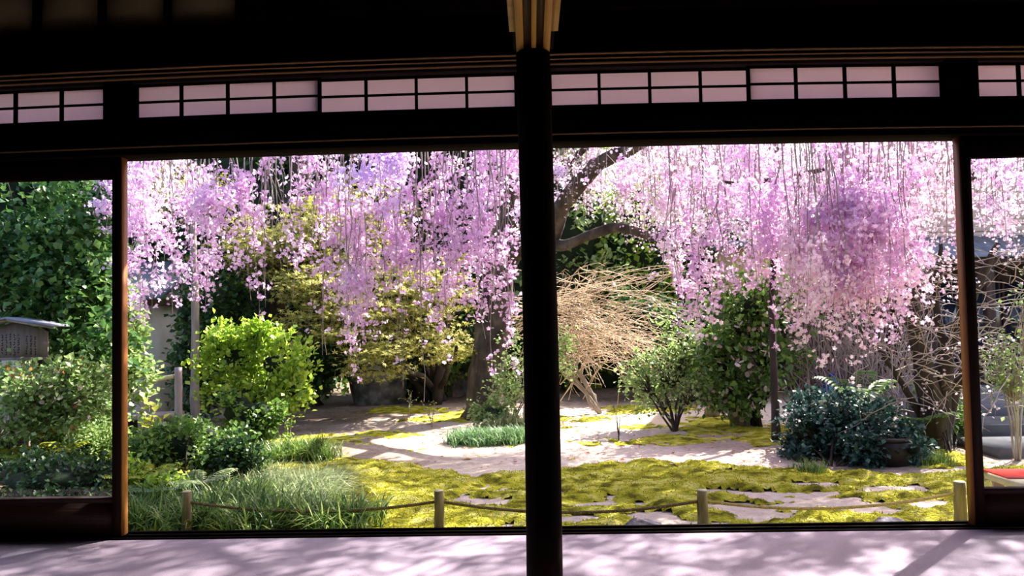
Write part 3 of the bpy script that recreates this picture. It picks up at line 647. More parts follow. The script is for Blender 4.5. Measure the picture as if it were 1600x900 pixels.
HERO = [  # u, v of the tip, depth, kind, petal
 (215, 470, 7.0, 'full', 'petal'), (240, 505, 7.2, 'full', 'petal'), (232, 395, 6.8, 'heavy', 'petal'), (262, 430, 7.0, 'slim', 'petal'), (210, 400, 7.4, 'heavy', 'petal'),
 (205, 330, 7.4, 'heavy', 'petal_violet'), (250, 350, 7.6, 'full', 'petal'), (297, 500, 7.2, 'slim', 'petal'), (318, 462, 7.0, 'full', 'petal'), (335, 430, 7.3, 'slim', 'petal'),
 (340, 395, 6.8, 'heavy', 'petal'), (362, 370, 6.9, 'heavy', 'petal'), (392, 325, 7.1, 'slim', 'petal_pale'), (398, 500, 7.2, 'slim', 'petal'),
 (412, 480, 7.4, 'thin', 'petal'), (385, 470, 7.1, 'full', 'petal'), (555, 560, 7.1, 'full', 'petal'), (575, 545, 7.0, 'full', 'petal'), (600, 530, 7.2, 'slim', 'petal'), (535, 520, 7.2, 'full', 'petal_pale'), (650, 520, 7.2, 'slim', 'petal'), (695, 520, 7.1, 'full', 'petal'), (745, 530, 7.1, 'full', 'petal'), (800, 500, 7.2, 'full', 'petal'), (785, 590, 7.1, 'slim', 'petal'), (325, 490, 7.0, 'full', 'petal'), (225, 520, 7.0, 'full', 'petal'), (440, 320, 7.3, 'slim', 'petal'), (463, 410, 7.4, 'slim', 'petal_pale'), (475, 440, 7.5, 'slim', 'petal'), (478, 300, 7.3, 'full', 'petal'), (505, 340, 7.6, 'full', 'petal'),
 (503, 450, 7.4, 'full', 'petal'), (520, 490, 7.4, 'full', 'petal'), (542, 600, 7.2, 'slim', 'petal'), (556, 510, 7.3, 'full', 'petal'), (545, 430, 7.5, 'heavy', 'petal'), (573, 490, 7.5, 'full', 'petal'),
 (570, 320, 7.0, 'heavy', 'petal_violet'), (590, 330, 6.9, 'heavy', 'petal_violet'), (610, 320, 7.1, 'heavy', 'petal_violet'), (598, 470, 7.4, 'full', 'petal'), (612, 440, 7.2, 'heavy', 'petal'), (622, 400, 7.3, 'full', 'petal'),
 (640, 440, 7.4, 'full', 'petal'), (655, 628, 6.9, 'thin', 'petal_violet'), (643, 605, 7.0, 'thin', 'petal_violet'), (672, 540, 7.3, 'slim', 'petal'), (660, 470, 7.5, 'full', 'petal'), (690, 430, 7.4, 'full', 'petal'),
 (700, 400, 7.4, 'full', 'petal'), (722, 570, 7.2, 'slim', 'petal'), (715, 480, 7.2, 'heavy', 'petal'), (735, 470, 7.2, 'full', 'petal'), (743, 440, 7.4, 'full', 'petal'), (764, 620, 7.1, 'slim', 'petal'),
 (770, 500, 7.2, 'full', 'petal'), (782, 540, 7.3, 'slim', 'petal'), (755, 400, 7.5, 'full', 'petal'), (790, 430, 7.3, 'full', 'petal'), (775, 340, 7.4, 'heavy', 'petal'), (800, 330, 7.5, 'heavy', 'petal'), (808, 300, 7.4, 'full', 'petal'),
 (1046, 420, 7.8, 'full', 'petal'), (1062, 470, 7.8, 'full', 'petal_pale'), (1075, 500, 7.6, 'slim', 'petal'), (1095, 520, 7.4, 'full', 'petal'), (1107, 560, 7.2, 'full', 'petal_pale'), (1128, 490, 7.4, 'full', 'petal'), (1140, 440, 7.8, 'full', 'petal'),
 (1190, 420, 7.4, 'heavy', 'petal'), (1180, 470, 7.3, 'full', 'petal'), (1215, 410, 7.3, 'heavy', 'petal'), (1243, 430, 7.2, 'full', 'petal'), (1258, 520, 7.2, 'full', 'petal'), (1268, 605, 6.6, 'full', 'petal_pale'), (1278, 560, 6.6, 'full', 'petal_pale'),
 (1308, 605, 6.6, 'slim', 'petal_pale'), (1298, 520, 6.9, 'full', 'petal'), (1318, 500, 7.0, 'heavy', 'petal'), (1335, 480, 7.0, 'heavy', 'petal'), (1350, 440, 6.9, 'heavy', 'petal'), (1370, 460, 6.9, 'heavy', 'petal'), (1300, 420, 7.0, 'heavy', 'petal'),
 (1275, 400, 7.1, 'heavy', 'petal_pale'), (1330, 400, 7.0, 'heavy', 'petal'), (1365, 390, 7.1, 'heavy', 'petal'), (1385, 520, 6.9, 'full', 'petal'), (1400, 480, 7.0, 'heavy', 'petal'), (1415, 525, 6.8, 'full', 'petal_pale'), (1428, 480, 7.0, 'full', 'petal'), (1410, 430, 7.2, 'heavy', 'petal'), (1360, 530, 7.1, 'full', 'petal_pale'),
 (1440, 350, 7.3, 'full', 'petal'), (1480, 420, 7.4, 'slim', 'petal'), (1488, 470, 7.2, 'slim', 'petal_pale'), (1545, 360, 7.3, 'full', 'petal'), (1560, 420, 7.5, 'slim', 'petal'), (1583, 330, 7.5, 'slim', 'petal_pale'), (172, 370, 7.2, 'full', 'petal'), (165, 300, 7.2, 'slim', 'petal')]
for h in HERO: hang(h[0], h[1], h[2], h[3], h[4])
ZONE = [(200, 340, 260, 380, 4, 'mix', 7.4, 8.6), (200, 480, 260, 480, 6, 'bare', 7.2, 8.6), (420, 520, 260, 400, 4, 'thin', 7.4, 8.6), (500, 700, 260, 400, 5, 'mix', 7.6, 9), (500, 800, 300, 560, 18, 'bare', 7.2, 9), (690, 815, 270, 400, 6, 'mix', 7.6, 9),
        (866, 1050, 260, 360, 24, 'mix', 10.6, 12), (880, 1050, 260, 330, 9, 'thin', 7.8, 9), (1040, 1180, 290, 420, 22, 'mix', 8, 10), (1170, 1440, 280, 430, 26, 'big', 7.4, 10.2), (1200, 1420, 400, 520, 10, 'mix', 7.2, 8.2), (1430, 1495, 260, 380, 10, 'mix', 7.4, 9.5), (1520, 1600, 270, 400, 8, 'mix', 7.5, 9)]
for (a, b, c, d, n, kd, y0, y1) in ZONE:
    for k in range(n):
        ty = {'mix': ['full', 'slim', 'full', 'thin'], 'thin': ['thin', 'slim', 'thin'], 'bare': ['thin'], 'big': ['heavy', 'full', 'heavy', 'full']}[kd]
        hang(rng.uniform(a, b), rng.uniform(c, d), rng.uniform(y0, y1), ty[int(rng.integers(len(ty)))], ['petal', 'petal', 'petal_pale', 'petal_violet' if a < 900 else 'petal_pale'][int(rng.integers(4))])
for (a, b, c, d, n, tys) in ((500, 760, 430, 560, 9, ('slim', 'slim', 'thin')), (200, 330, 380, 500, 4, ('slim', 'full')), (330, 480, 330, 470, 6, ('slim', 'thin')), (1050, 1150, 430, 530, 8, ('slim', 'full')), (1190, 1440, 440, 570, 22, ('full', 'slim', 'full')), (1290, 1420, 400, 500, 8, ('heavy', 'full')), (980, 1110, 250, 400, 12, ('full', 'slim'))):
    for k in range(n): hang(rng.uniform(a, b), rng.uniform(c, d), rng.uniform(6.9, 8.0), tys[int(rng.integers(len(tys)))], ['petal', 'petal_pale', 'petal'][k % 3])
wpart('farther_twigs', REST[0], M['twig'], cherry, False, 'stuff')
for k in REST[1]:
    if REST[1][k].v: wpart('farther_blossoms', REST[1][k], M[k], cherry, False, 'stuff')
# misty rear blossom at upper right
mb = MB(); tw = MB()
for (u, v, ru, rv, n, y) in ((1240, 270, 240, 70, 420, 10.5), (1350, 340, 110, 90, 260, 9.5), (960, 270, 110, 60, 170, 11), (1080, 330, 120, 70, 200, 11), (1430, 290, 90, 60, 170, 9.5), (1120, 260, 140, 50, 200, 11.5), (1560, 290, 50, 60, 60, 9.5), (240, 290, 60, 50, 60, 9)):
    c, r = ell(u, v, ru, rv, y, .8); cc = c+sph(n)*r*rng.random((n, 1))**.4
    q = np.repeat(cc, 14, 0)+rng.normal(size=(n*14, 3))*np.array([.07, .07, .12]); flowers_at(mb, q, .038)
    for p_ in cc[::2]: tw.tube(wiggle(bez(p_+np.array([rng.normal()*.1, 0, .9]), p_+np.array([0, 0, .4]), p_-np.array([0, 0, .15]), 6), .015), np.linspace(.006, .002, 6), 3, False)
wpart('rear_blossoms', mb, M['petal_pale'], cherry, False, 'stuff'); wpart('rear_twigs', tw, M['twig'], cherry, False, 'stuff')
# unseen canopy blossom, added across the sun path to dapple floor and shade ground
mb = MB(); tw = MB()
def shade_canopy(ns, xr_, yr_, zf, m_=5, k=20, r=.2):
    c = np.column_stack([rng.uniform(*xr_, ns), rng.uniform(*yr_, ns), np.zeros(ns)]); c[:, 2] = zf(c[:, 1])
    cc = np.repeat(c, m_, 0)+rng.normal(size=(ns*m_, 3))*r; cc = cc[cc[:, 2] > 1.25+.235*cc[:, 1]+.3]
    q = np.repeat(cc, k, 0)+rng.normal(size=(len(cc)*k, 3))*np.array([.07, .07, .09]); flowers_at(mb, q, .046)
    for p_ in c: tw.tube(wiggle(bez(p_+np.array([rng.normal()*.6, rng.normal()*.6, .3]), p_+np.array([0, 0, .25]), p_-np.array([0, 0, .1]), 5), .02), np.linspace(.016, .005, 5), 3, False)
shade_canopy(140, (-2.2, 7.6), (5.5, 8.3), lambda y: 1.135*(y-3.15)+rng.uniform(-.7, .7, len(y)), m_=6, k=26, r=.15)  # leaning sheet of clumps added along the sun rays that reach the floor
shade_canopy(150, (-4, 9), (8.3, 12.5), lambda y: 3.2+.3*(y-6)+rng.uniform(0, 1.4, len(y)), r=.3)
shade_canopy(170, (4.2, 9.5), (11.5, 15.0), lambda y: 4.5+.3*(y-11)+rng.uniform(0, 1.6, len(y)), r=.34)  # out-of-view blossom added to keep the ground at right in shade
wpart('shade_canopy_blossoms', mb, M['petal'], cherry, False, 'stuff'); wpart('shade_canopy_twigs', tw, M['twig'], cherry, False, 'stuff')

# ------------------------------------------------------------------ trees and shrubs
# dark evergreens at the back
BACK = [(-40, 380, 130, 260, 16.5, 'dark_leaf', 'dark evergreen tree far left behind the glazed door'), (170, 360, 120, 270, 16.5, 'dark_leaf', 'dark evergreen tree behind the left door stile'),
        (350, 400, 130, 260, 16, 'dark_leaf', 'dark evergreen tree rising behind the bright green shrub'), (520, 330, 120, 300, 17, 'mid_leaf', 'green evergreen tree behind the maple'),
        (690, 360, 120, 300, 17, 'dark_leaf', 'dark evergreen tree left of the cherry trunk'), (850, 400, 110, 260, 17.5, 'pale_leaf', 'green leafy tree right behind the cherry trunk'),
        (980, 470, 110, 200, 18, 'bright_leaf', 'green leafy tree behind the bare tan shrub'), (1110, 480, 100, 190, 18.5, 'dark_leaf', 'dark evergreen behind the small green shrub'),
        (1020, 330, 120, 130, 21, 'yellow_leaf', 'yellow-green distant tree right of the forked limb')]
for (u, v, ru, rv, y, mt, lab) in BACK:
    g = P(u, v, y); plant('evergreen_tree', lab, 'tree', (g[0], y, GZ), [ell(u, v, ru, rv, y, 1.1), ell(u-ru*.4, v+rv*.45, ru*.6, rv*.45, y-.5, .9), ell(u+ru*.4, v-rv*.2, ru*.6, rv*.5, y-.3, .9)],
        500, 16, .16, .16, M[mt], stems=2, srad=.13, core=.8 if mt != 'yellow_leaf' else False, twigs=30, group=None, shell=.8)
# big camellia behind the left door
plant('camellia_tree', 'large glossy dark green camellia tree filling the left door glass', 'tree', (P(60, 600, 9.2)[0], 9.2, GZ),
      [ell(60, 340, 110, 90, 9), ell(110, 430, 80, 90, 8.8), ell(20, 430, 90, 80, 8.9), ell(130, 540, 60, 70, 8.6), ell(150, 350, 30, 70, 8.8), ell(60, 500, 80, 40, 9.2)],
      1000, 12, .085, .095, M['camellia_leaf'], T=LEAF, stems=5, srad=.06, twigs=120, shell=.25)
plant('camellia_bush', 'pale leaved camellia bush against the right side of the left stile', 'bush', (G(215, 690)[0], 9.8, GZ),
      [ell(200, 530, 22, 36, 9.6), ell(206, 590, 26, 40, 9.5), ell(198, 480, 16, 36, 9.6)], 130, 12, .07, .085, M['pale_leaf'], T=LEAF, stems=3, srad=.02)
# maple behind the cherry
mp_b = [ell(450, 365, 90, 45, 13.2, .9), ell(560, 430, 120, 60, 13, .9), ell(640, 500, 90, 60, 12.6, .9), ell(520, 500, 90, 50, 12.4, .8), ell(590, 560, 50, 40, 12, .7), ell(700, 540, 60, 40, 12.5, .7),
        ell(400, 400, 70, 50, 13, .8), ell(290, 300, 60, 50, 13.4, .8), ell(560, 340, 110, 50, 13.6, .9), ell(680, 450, 70, 50, 13, .8), ell(480, 450, 70, 40, 12.4, .8)]
g = G(690, 622)
plant('maple_tree', 'spreading maple with layered yellow-olive new leaves under the cherry', 'tree', (g[0], g[1]-.5, GZ), mp_b, 900, 26, .17, .066, M['maple_leaf'], M['bark_dark'], MAPLE, 2.2, 7, .075, layer=.13, droop=.1, twigs=300, shell=.1)
# bright green shrub
plant('green_shrub', 'bright lime green shrub lit by the sun left of the path', 'shrub', G(400, 688), [ell(370, 560, 55, 45, 9.6), ell(430, 570, 50, 45, 9.5), ell(395, 620, 60, 50, 9.5), ell(345, 540, 28, 28, 9.6), ell(455, 610, 32, 30, 9.4), ell(400, 525, 45, 20, 9.6)],
      360, 13, .06, .07, M['bright_leaf'], T=LEAF2, up=.6, stems=6, srad=.02, twigs=120, core=.35, droop=-.5)
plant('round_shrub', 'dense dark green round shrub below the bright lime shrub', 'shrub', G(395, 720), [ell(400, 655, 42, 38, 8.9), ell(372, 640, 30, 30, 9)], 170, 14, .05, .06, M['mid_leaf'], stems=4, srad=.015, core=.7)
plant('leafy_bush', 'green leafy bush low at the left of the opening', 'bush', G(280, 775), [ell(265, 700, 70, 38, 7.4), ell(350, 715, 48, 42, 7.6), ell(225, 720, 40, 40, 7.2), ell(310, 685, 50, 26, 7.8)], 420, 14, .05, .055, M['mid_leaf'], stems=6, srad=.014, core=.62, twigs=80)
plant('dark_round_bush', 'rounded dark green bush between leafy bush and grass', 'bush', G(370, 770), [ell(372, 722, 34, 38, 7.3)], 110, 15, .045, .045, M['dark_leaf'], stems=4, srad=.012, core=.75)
# shrubs seen through the left glass
plant('flowering_shrub', 'shrub with small white flowers and reddish tips in front of the notice board', 'shrub', G(40, 745), [ell(30, 610, 60, 45, 7.6), ell(90, 600, 45, 40, 7.7), ell(140, 620, 35, 45, 7.8), ell(10, 690, 30, 50, 7.4), ell(75, 650, 60, 25, 7.6)],
      420, 12, .055, .055, M['pale_leaf'], stems=6, srad=.014, twigs=120, shell=.4, extra=[('flower', M['whiteflower'], 110, .05, ROSE), ('young_leaf', M['redbud'], 70, .05, LEAF2)])
plant('low_shrub', 'low wide dark green shrub just behind the left glass', 'shrub', G(90, 800), [ell(80, 748, 90, 30, 6.6, .5), ell(140, 742, 50, 28, 6.8, .5)], 300, 14, .04, .045, M['dark_leaf'], stems=5, srad=.01, core=.7, up=1.5)
plant('small_round_shrub', 'small rounded pale green shrub behind the low dark shrub', 'shrub', G(135, 752), [ell(138, 698, 28, 30, 8.0)], 80, 12, .045, .045, M['pale_leaf'], stems=3, srad=.01, core=.5)
plant('leafy_bush', 'loose green bush around the notice board post', 'bush', G(30, 730), [ell(20, 690, 60, 40, 8.3), ell(90, 690, 40, 40, 8.6)], 260, 12, .06, .06, M['mid_leaf'], stems=5, srad=.012, shell=.3)
plant('leafy_bush', 'yellow-green bush at the left stile behind the glass', 'bush', G(165, 745), [ell(165, 690, 30, 50, 8.2), ell(150, 660, 40, 30, 8.6)], 170, 12, .05, .055, M['pale_leaf'], stems=5, srad=.012, shell=.3)
plant('leafy_bush', 'yellow-green low bush right of the left stile', 'bush', G(215, 790), [ell(215, 755, 34, 30, 6.7), ell(250, 765, 30, 20, 6.5)], 120, 11, .045, .05, M['bright_leaf'], stems=4, srad=.01, shell=.3)
# behind the left: garden greenery
plant('understorey_shrub', 'dark shrub filling the shade behind the bamboo rail', 'shrub', G(300, 660), [ell(312, 560, 45, 75, 12.4), ell(300, 490, 28, 40, 12.8), ell(345, 480, 50, 50, 13)], 260, 12, .1, .10, M['dark_leaf'], stems=4, srad=.03, core=.7)
plant('understorey_shrub', 'dark shrub in the shade under the maple left side', 'shrub', G(500, 632), [ell(500, 560, 70, 45, 14.4), ell(450, 590, 50, 40, 14.2)], 240, 12, .1, .10, M['dark_leaf'], stems=4, srad=.03, core=.75)
plant('understorey_shrub', 'shaded green shrub between maple and cherry trunk', 'shrub', G(660, 622), [ell(660, 560, 70, 50, 15.2), ell(740, 540, 50, 60, 15.4)], 240, 12, .1, .10, M['mid_leaf'], stems=4, srad=.03, core=.75)
# right half
plant('understorey_shrub', 'shaded green shrub just right of the pillar at the rear', 'shrub', G(900, 612), [ell(900, 540, 60, 60, 16.5), ell(960, 520, 60, 70, 17)], 260, 12, .11, .11, M['mid_leaf'], stems=4, srad=.03, core=.75)
plant('understorey_shrub', 'dark broad shrub behind the small green shrub', 'shrub', G(1020, 615), [ell(1000, 520, 60, 70, 15.2), ell(1070, 540, 60, 70, 14.4)], 260, 12, .11, .11, M['dark_leaf'], stems=4, srad=.03, core=.75)
plant('small_green_shrub', 'fresh green shrub on a mossy mound in the middle of the garden', 'shrub', G(1055, 675), [ell(1045, 570, 58, 42, 10.8), ell(1060, 530, 42, 30, 11), ell(1000, 590, 35, 30, 10.8), ell(1085, 610, 40, 26, 10.6), ell(1030, 625, 30, 20, 10.8)],
      190, 11, .085, .065, M['pale_leaf'], stems=9, srad=.018, twigs=140, shell=.35, fork=.4)
plant('pink_camellia', 'camellia bush with large pale pink flowers under the hanging blossom', 'bush', G(1180, 665), [ell(1170, 480, 70, 55, 10.6), ell(1130, 560, 50, 50, 10.8), ell(1210, 560, 60, 55, 10.6), ell(1180, 620, 50, 30, 10.6), ell(1230, 470, 50, 50, 10.8), ell(1140, 610, 40, 35, 10.8)],
      460, 11, .08, .085, M['mid_leaf'], T=LEAF, stems=5, srad=.035, twigs=200, core=.3, shell=.3, extra=[('flower', M['whiteflower'], 150, .085, ROSE)])
plant('bluish_shrub', 'low spreading bluish green shrub in the shade at right', 'shrub', G(1300, 728), [ell(1290, 640, 55, 28, 8.9, .5), ell(1340, 660, 70, 34, 8.7, .6), ell(1260, 670, 34, 36, 8.7, .4), ell(1400, 690, 45, 26, 8.5, .5), ell(1310, 690, 50, 26, 8.6, .5), ell(1250, 716, 22, 14, 8.4, .3), ell(1375, 694, 46, 18, 8.1, .25), ell(1425, 702, 24, 16, 8.0, .25), ell(1345, 700, 30, 20, 8.1, .25)],
      640, 14, .05, .058, M['blue_leaf'], stems=8, srad=.016, twigs=120, up=1.8, core=.5)
plant('dwarf_shrub', 'tiny yellow-green shrub left of the low grass mound', 'shrub', G(770, 668), [ell(768, 645, 32, 20, 11.2)], 90, 10, .05, .06, M['pale_leaf'], stems=3, srad=.01, core=.4)
plant('leggy_shrub', 'loose pale shrub leaning out behind the cherry trunk', 'shrub', G(805, 650), [ell(800, 560, 26, 50, 11.6), ell(790, 610, 30, 30, 11.5), ell(880, 560, 26, 45, 11.8)], 130, 10, .07, .06, M['pale_leaf'], stems=6, srad=.012, shell=.3)
plant('shade_shrub', 'small green shrub at the foot of the right multi-stem tree', 'shrub', G(1485, 712), [ell(1485, 660, 30, 36, 9.4), ell(1460, 600, 24, 30, 9.8)], 110, 9, .07, .06, M['mid_leaf'], stems=4, srad=.01, shell=.3)
plant('glass_shrub', 'sparse yellow-green shrub behind the right door glass', 'shrub', G(1590, 720), [ell(1580, 580, 40, 70, 8.2), ell(1600, 480, 30, 50, 8.3), ell(1555, 530, 25, 40, 8.3)], 90, 7, .07, .05, M['pale_leaf'], M['twig_pale'], stems=6, srad=.012, twigs=90, shell=.2)

# thin trees, stumps
def trunk(name, label, pts, rad, mat, cat='tree', grp=None, n=10, bare=None):
    b = pts[0]; rt = empty(name, tuple(b), label, cat, grp)
    q = np.array(pts, float); t = np.linspace(0, 1, len(q)); tt = np.linspace(0, 1, len(q)*4)
    qq = np.stack([np.interp(tt, t, q[:, k]) for k in range(3)], -1); rr = np.interp(tt, t, rad)
    for _ in range(2): qq[1:-1] = (qq[:-2]+2*qq[1:-1]+qq[2:])/4
    mb = MB(); mb.tube(wiggle(qq, max(rad)*.06), rr*(1+.06*rng.normal(size=len(rr))), n); wpart('trunk', mb, mat, rt, True)
    return rt
g = G(305, 668); trunk('slender_tree', 'slender grey trunk standing left of the lime shrub', [g, P(304, 560, g[1]), P(306, 470, g[1]), P(300, 380, g[1]), P(310, 260, g[1])], [.07, .062, .06, .05, .04], M['bark_grey'])
g = G(425, 640); trunk('old_tree', 'dark leaning trunk behind the maple foliage at left', [g, P(430, 520, g[1]), P(435, 430, g[1]), P(460, 330, g[1]), P(480, 200, g[1])], [.25, .22, .24, .2, .18], M['bark_dark'], n=14)
g = G(640, 624); trunk('old_tree', 'dark upright trunk rising behind the violet blossom cluster', [g, P(622, 480, g[1]), P(612, 340, g[1]), P(605, 200, g[1])], [.2, .2, .24, .22], M['bark_dark'], n=14)
g = G(683, 632); trunk('slender_tree', 'slim brown trunk leaning beside the cherry trunk', [g, P(690, 560, g[1]), P(706, 490, g[1]), P(712, 400, g[1]), P(735, 260, g[1])], [.1, .085, .08, .07, .05], M['bark_dark'])
g = G(1212, 690); trunk('slender_tree', 'thin straight trunk in front of the pink camellia', [g, P(1210, 600, g[1]), P(1206, 480, g[1]), P(1215, 180, g[1])], [.05, .045, .04, .03], M['bark_dark'])
g = G(1112, 652); trunk('tree_stump', 'thin leaning log behind the small green shrub', [g, P(1116, 625, g[1]), P(1120, 600, g[1])], [.11, .10, .09], M['post'], 'stump')
g = G(1156, 665); trunk('tree_stump', 'short thick stump left of the thin straight trunk', [g, P(1156, 640, g[1]), P(1155, 618, g[1])], [.14, .13, .12], M['post'], 'stump')
g = G(980, 615); trunk('fence_pole', 'thin pale pole standing at the back right of the pillar', [g, P(972, 540, g[1]), P(968, 490, g[1])], [.04, .035, .03], M['bark_grey'], 'pole')
# sapling twigs
def sapling(name, label, u, v, vt, n, mat, leaf=None, cat='sapling', y=None, spread=.12, ls=.03, nl=3, rad=.006):
    g = G(u, v) if y is None else P(u, v, y); rt = empty(name, tuple(g), label, cat); h = P(u, vt, g[1])[2]-g[2]
    mb = MB(); pts = []
    for k in range(n):
        e = g+np.array([rng.normal()*spread*h, rng.normal()*spread*h, h*rng.uniform(.6, 1)])
        l = wiggle(bez(g, g+(e-g)*np.array([.3, .3, .6]), e, 8), .01*h); mb.tube(l, np.linspace(rad, rad*.4, 8), 4); pts.append(l[3:])
        for j in range(2):
            s = l[int(rng.integers(3, 7))]; ee = s+np.array([rng.normal()*.14, rng.normal()*.14, .08])*h; mb.tube(bez(s, (s+ee)/2+.02, ee, 4), rad*.4, 3); pts.append(np.array([ee]))
    wpart('stem', mb, mat, rt)
    if leaf:
        pts = np.concatenate(pts); q = np.repeat(pts, nl, 0)+rng.normal(size=(len(pts)*nl, 3))*ls*.4; mb = MB(); scatter(mb, q, rng.normal(size=q.shape), ls, LEAF2, 1.5); wpart('leaf_sprays', mb, leaf, rt, False, 'stuff')
sapling('sapling', 'bare thin sapling on the moss right of the pillar', 967, 690, 630, 3, M['bark_dark'], None)
sapling('sapling', 'young sapling with few leaves on the sand path edge', 640, 655, 600, 2, M['twig'], M['pale_leaf'])
sapling('sapling', 'small leafy sapling standing in the grass left of the path', 452, 715, 650, 3, M['twig'], M['bright_leaf'], ls=.05)
sapling('sapling', 'upright sapling with long leaves above the leafy bush', 238, 740, 628, 2, M['twig_pale'], M['yellow_leaf'], ls=.11, spread=.05)
sapling('sapling', 'small twiggy sapling beside the cherry roots', 675, 668, 620, 4, M['twig'], M['yellow_leaf'])
sapling('sapling', 'slender pale sapling behind the low grass mound', 820, 665, 560, 5, M['twig_pale'], M['pale_leaf'], ls=.05)

# bare tan shrub right of the pillar
g = G(925, 628); rt = empty('bare_shrub', (g[0], 12.6, GZ), 'leafless shrub with arching tan twigs right of the pillar', 'shrub'); mb = MB(); st = MB()
hub = [P(u, v, 12.6) for u, v in ((860, 560), (850, 480), (835, 520), (900, 570))]
for h_ in hub: st.tube(wiggle(bez(np.array([g[0], 12.6, GZ]), (np.array([g[0], 12.6, GZ])+h_)/2, h_, 7), .03), np.linspace(.04, .02, 7), 6)
for k in range(170):
    h_ = hub[k % 4]; e = P(rng.uniform(880, 1075), rng.uniform(400, 600), rng.uniform(11.4, 13.4)); m_ = (h_+e)/2+np.array([0, 0, rng.uniform(.0, .6)])
    l = wiggle(bez(h_+rng.normal(size=3)*np.array([.5, .2, .35]), m_, e+np.array([0, 0, -.15]), 10), .018); mb.tube(l, np.linspace(.007, .003, 10), 3, False)
    for j in range(3):
        q_ = l[int(rng.integers(3, 9))]; dd = (l[-1]-l[4])*.3; mb.tube([q_, q_+dd*.5+rng.normal(size=3)*.07, q_+dd+rng.normal(size=3)*.12], .003, 3, False)
wpart('stem', st, M['bark_grey'], rt, True); wpart('twigs', mb, M['twig_tan'], rt, False, 'stuff')
# multi-stem tree at right
g = G(1462, 700); yy = g[1]; rt = empty('multi_stem_tree', tuple(g), 'dark multi-stem tree with bare pale branches beside the right door', 'tree')
for pts, r in (([(1462, 705), (1462, 660), (1440, 560), (1425, 480), (1415, 380)], (.17, .15, .10, .08, .05)), ([(1465, 700), (1470, 640), (1478, 560), (1500, 500), (1530, 440), (1560, 380)], (.14, .11, .08, .06, .05, .03)),
               ([(1470, 690), (1490, 610), (1530, 560), (1580, 540), (1620, 520)], (.09, .07, .05, .04, .02)), ([(1450, 670), (1410, 600), (1370, 540), (1330, 500)], (.05, .035, .025, .01)), ([(1460, 650), (1475, 540), (1460, 460), (1470, 380)], (.07, .05, .035, .02))):
    q = np.array([P(a, b, yy-.1*i) for i, (a, b) in enumerate(pts)]); q[0, 2] = min(q[0, 2], GZ) if pts[0][1] > 695 else q[0, 2]
    t = np.linspace(0, 1, len(q)); tt = np.linspace(0, 1, 26); qq = np.stack([np.interp(tt, t, q[:, k]) for k in range(3)], -1)
    for _ in range(3): qq[1:-1] = (qq[:-2]+2*qq[1:-1]+qq[2:])/4
    mb = MB(); mb.tube(wiggle(qq, .008), np.interp(tt, t, r), 10); wpart('trunk', mb, M['bark_dark'], rt, True)
mb = MB(); fl = []
for k in range(190):
    s = P(rng.uniform(1390, 1620), rng.uniform(380, 640), rng.uniform(yy-1.4, yy+.3)); dx = rng.normal(size=3)*np.array([.5, .25, .3])
    l = wiggle(bez(s, s+dx*.5+np.array([0, 0, .08]), s+dx, 8), .014); mb.tube(l, np.linspace(.007, .002, 8), 3, False); fl.append(l[-1])
    s2 = l[4]; e2 = s2+rng.normal(size=3)*.18; mb.tube(wiggle(bez(s2, (s2+e2)/2, e2, 4), .01), .003, 3, False); fl.append(e2)
wpart('twigs', mb, M['twig_pale'], rt, False, 'stuff')
fl = np.array([q for q in fl if P(800, 430, q[1])[2] < q[2] or rng.random() < .25]); q = np.repeat(fl, 6, 0)+rng.normal(size=(len(fl)*6, 3))*.035; mb = MB(); flowers_at(mb, q, .034); wpart('blossoms', mb, M['petal_pale'], rt, False, 'stuff')
# scrub of bare twigs by the dark house wall
rt = empty('bare_thicket', tuple(G(1340, 665)), 'leafless brown thicket in front of the dark wooden wall', 'shrub'); gg = G(1340, 665); mb = MB()
for k in range(240):
    s = np.array([gg[0]+rng.uniform(-.9, 1.0), gg[1]+rng.uniform(-.3, .4), GZ+rng.uniform(.0, .5)]); e = s+np.array([rng.normal()*.5, rng.normal()*.2, rng.uniform(.5, 1.7)])
    mb.tube(wiggle(bez(s, (s+e)/2+rng.normal(size=3)*.1, e, 8), .025), np.linspace(.012, .004, 8), 3, False)
wpart('twigs', mb, M['twig'], rt, False, 'stuff')

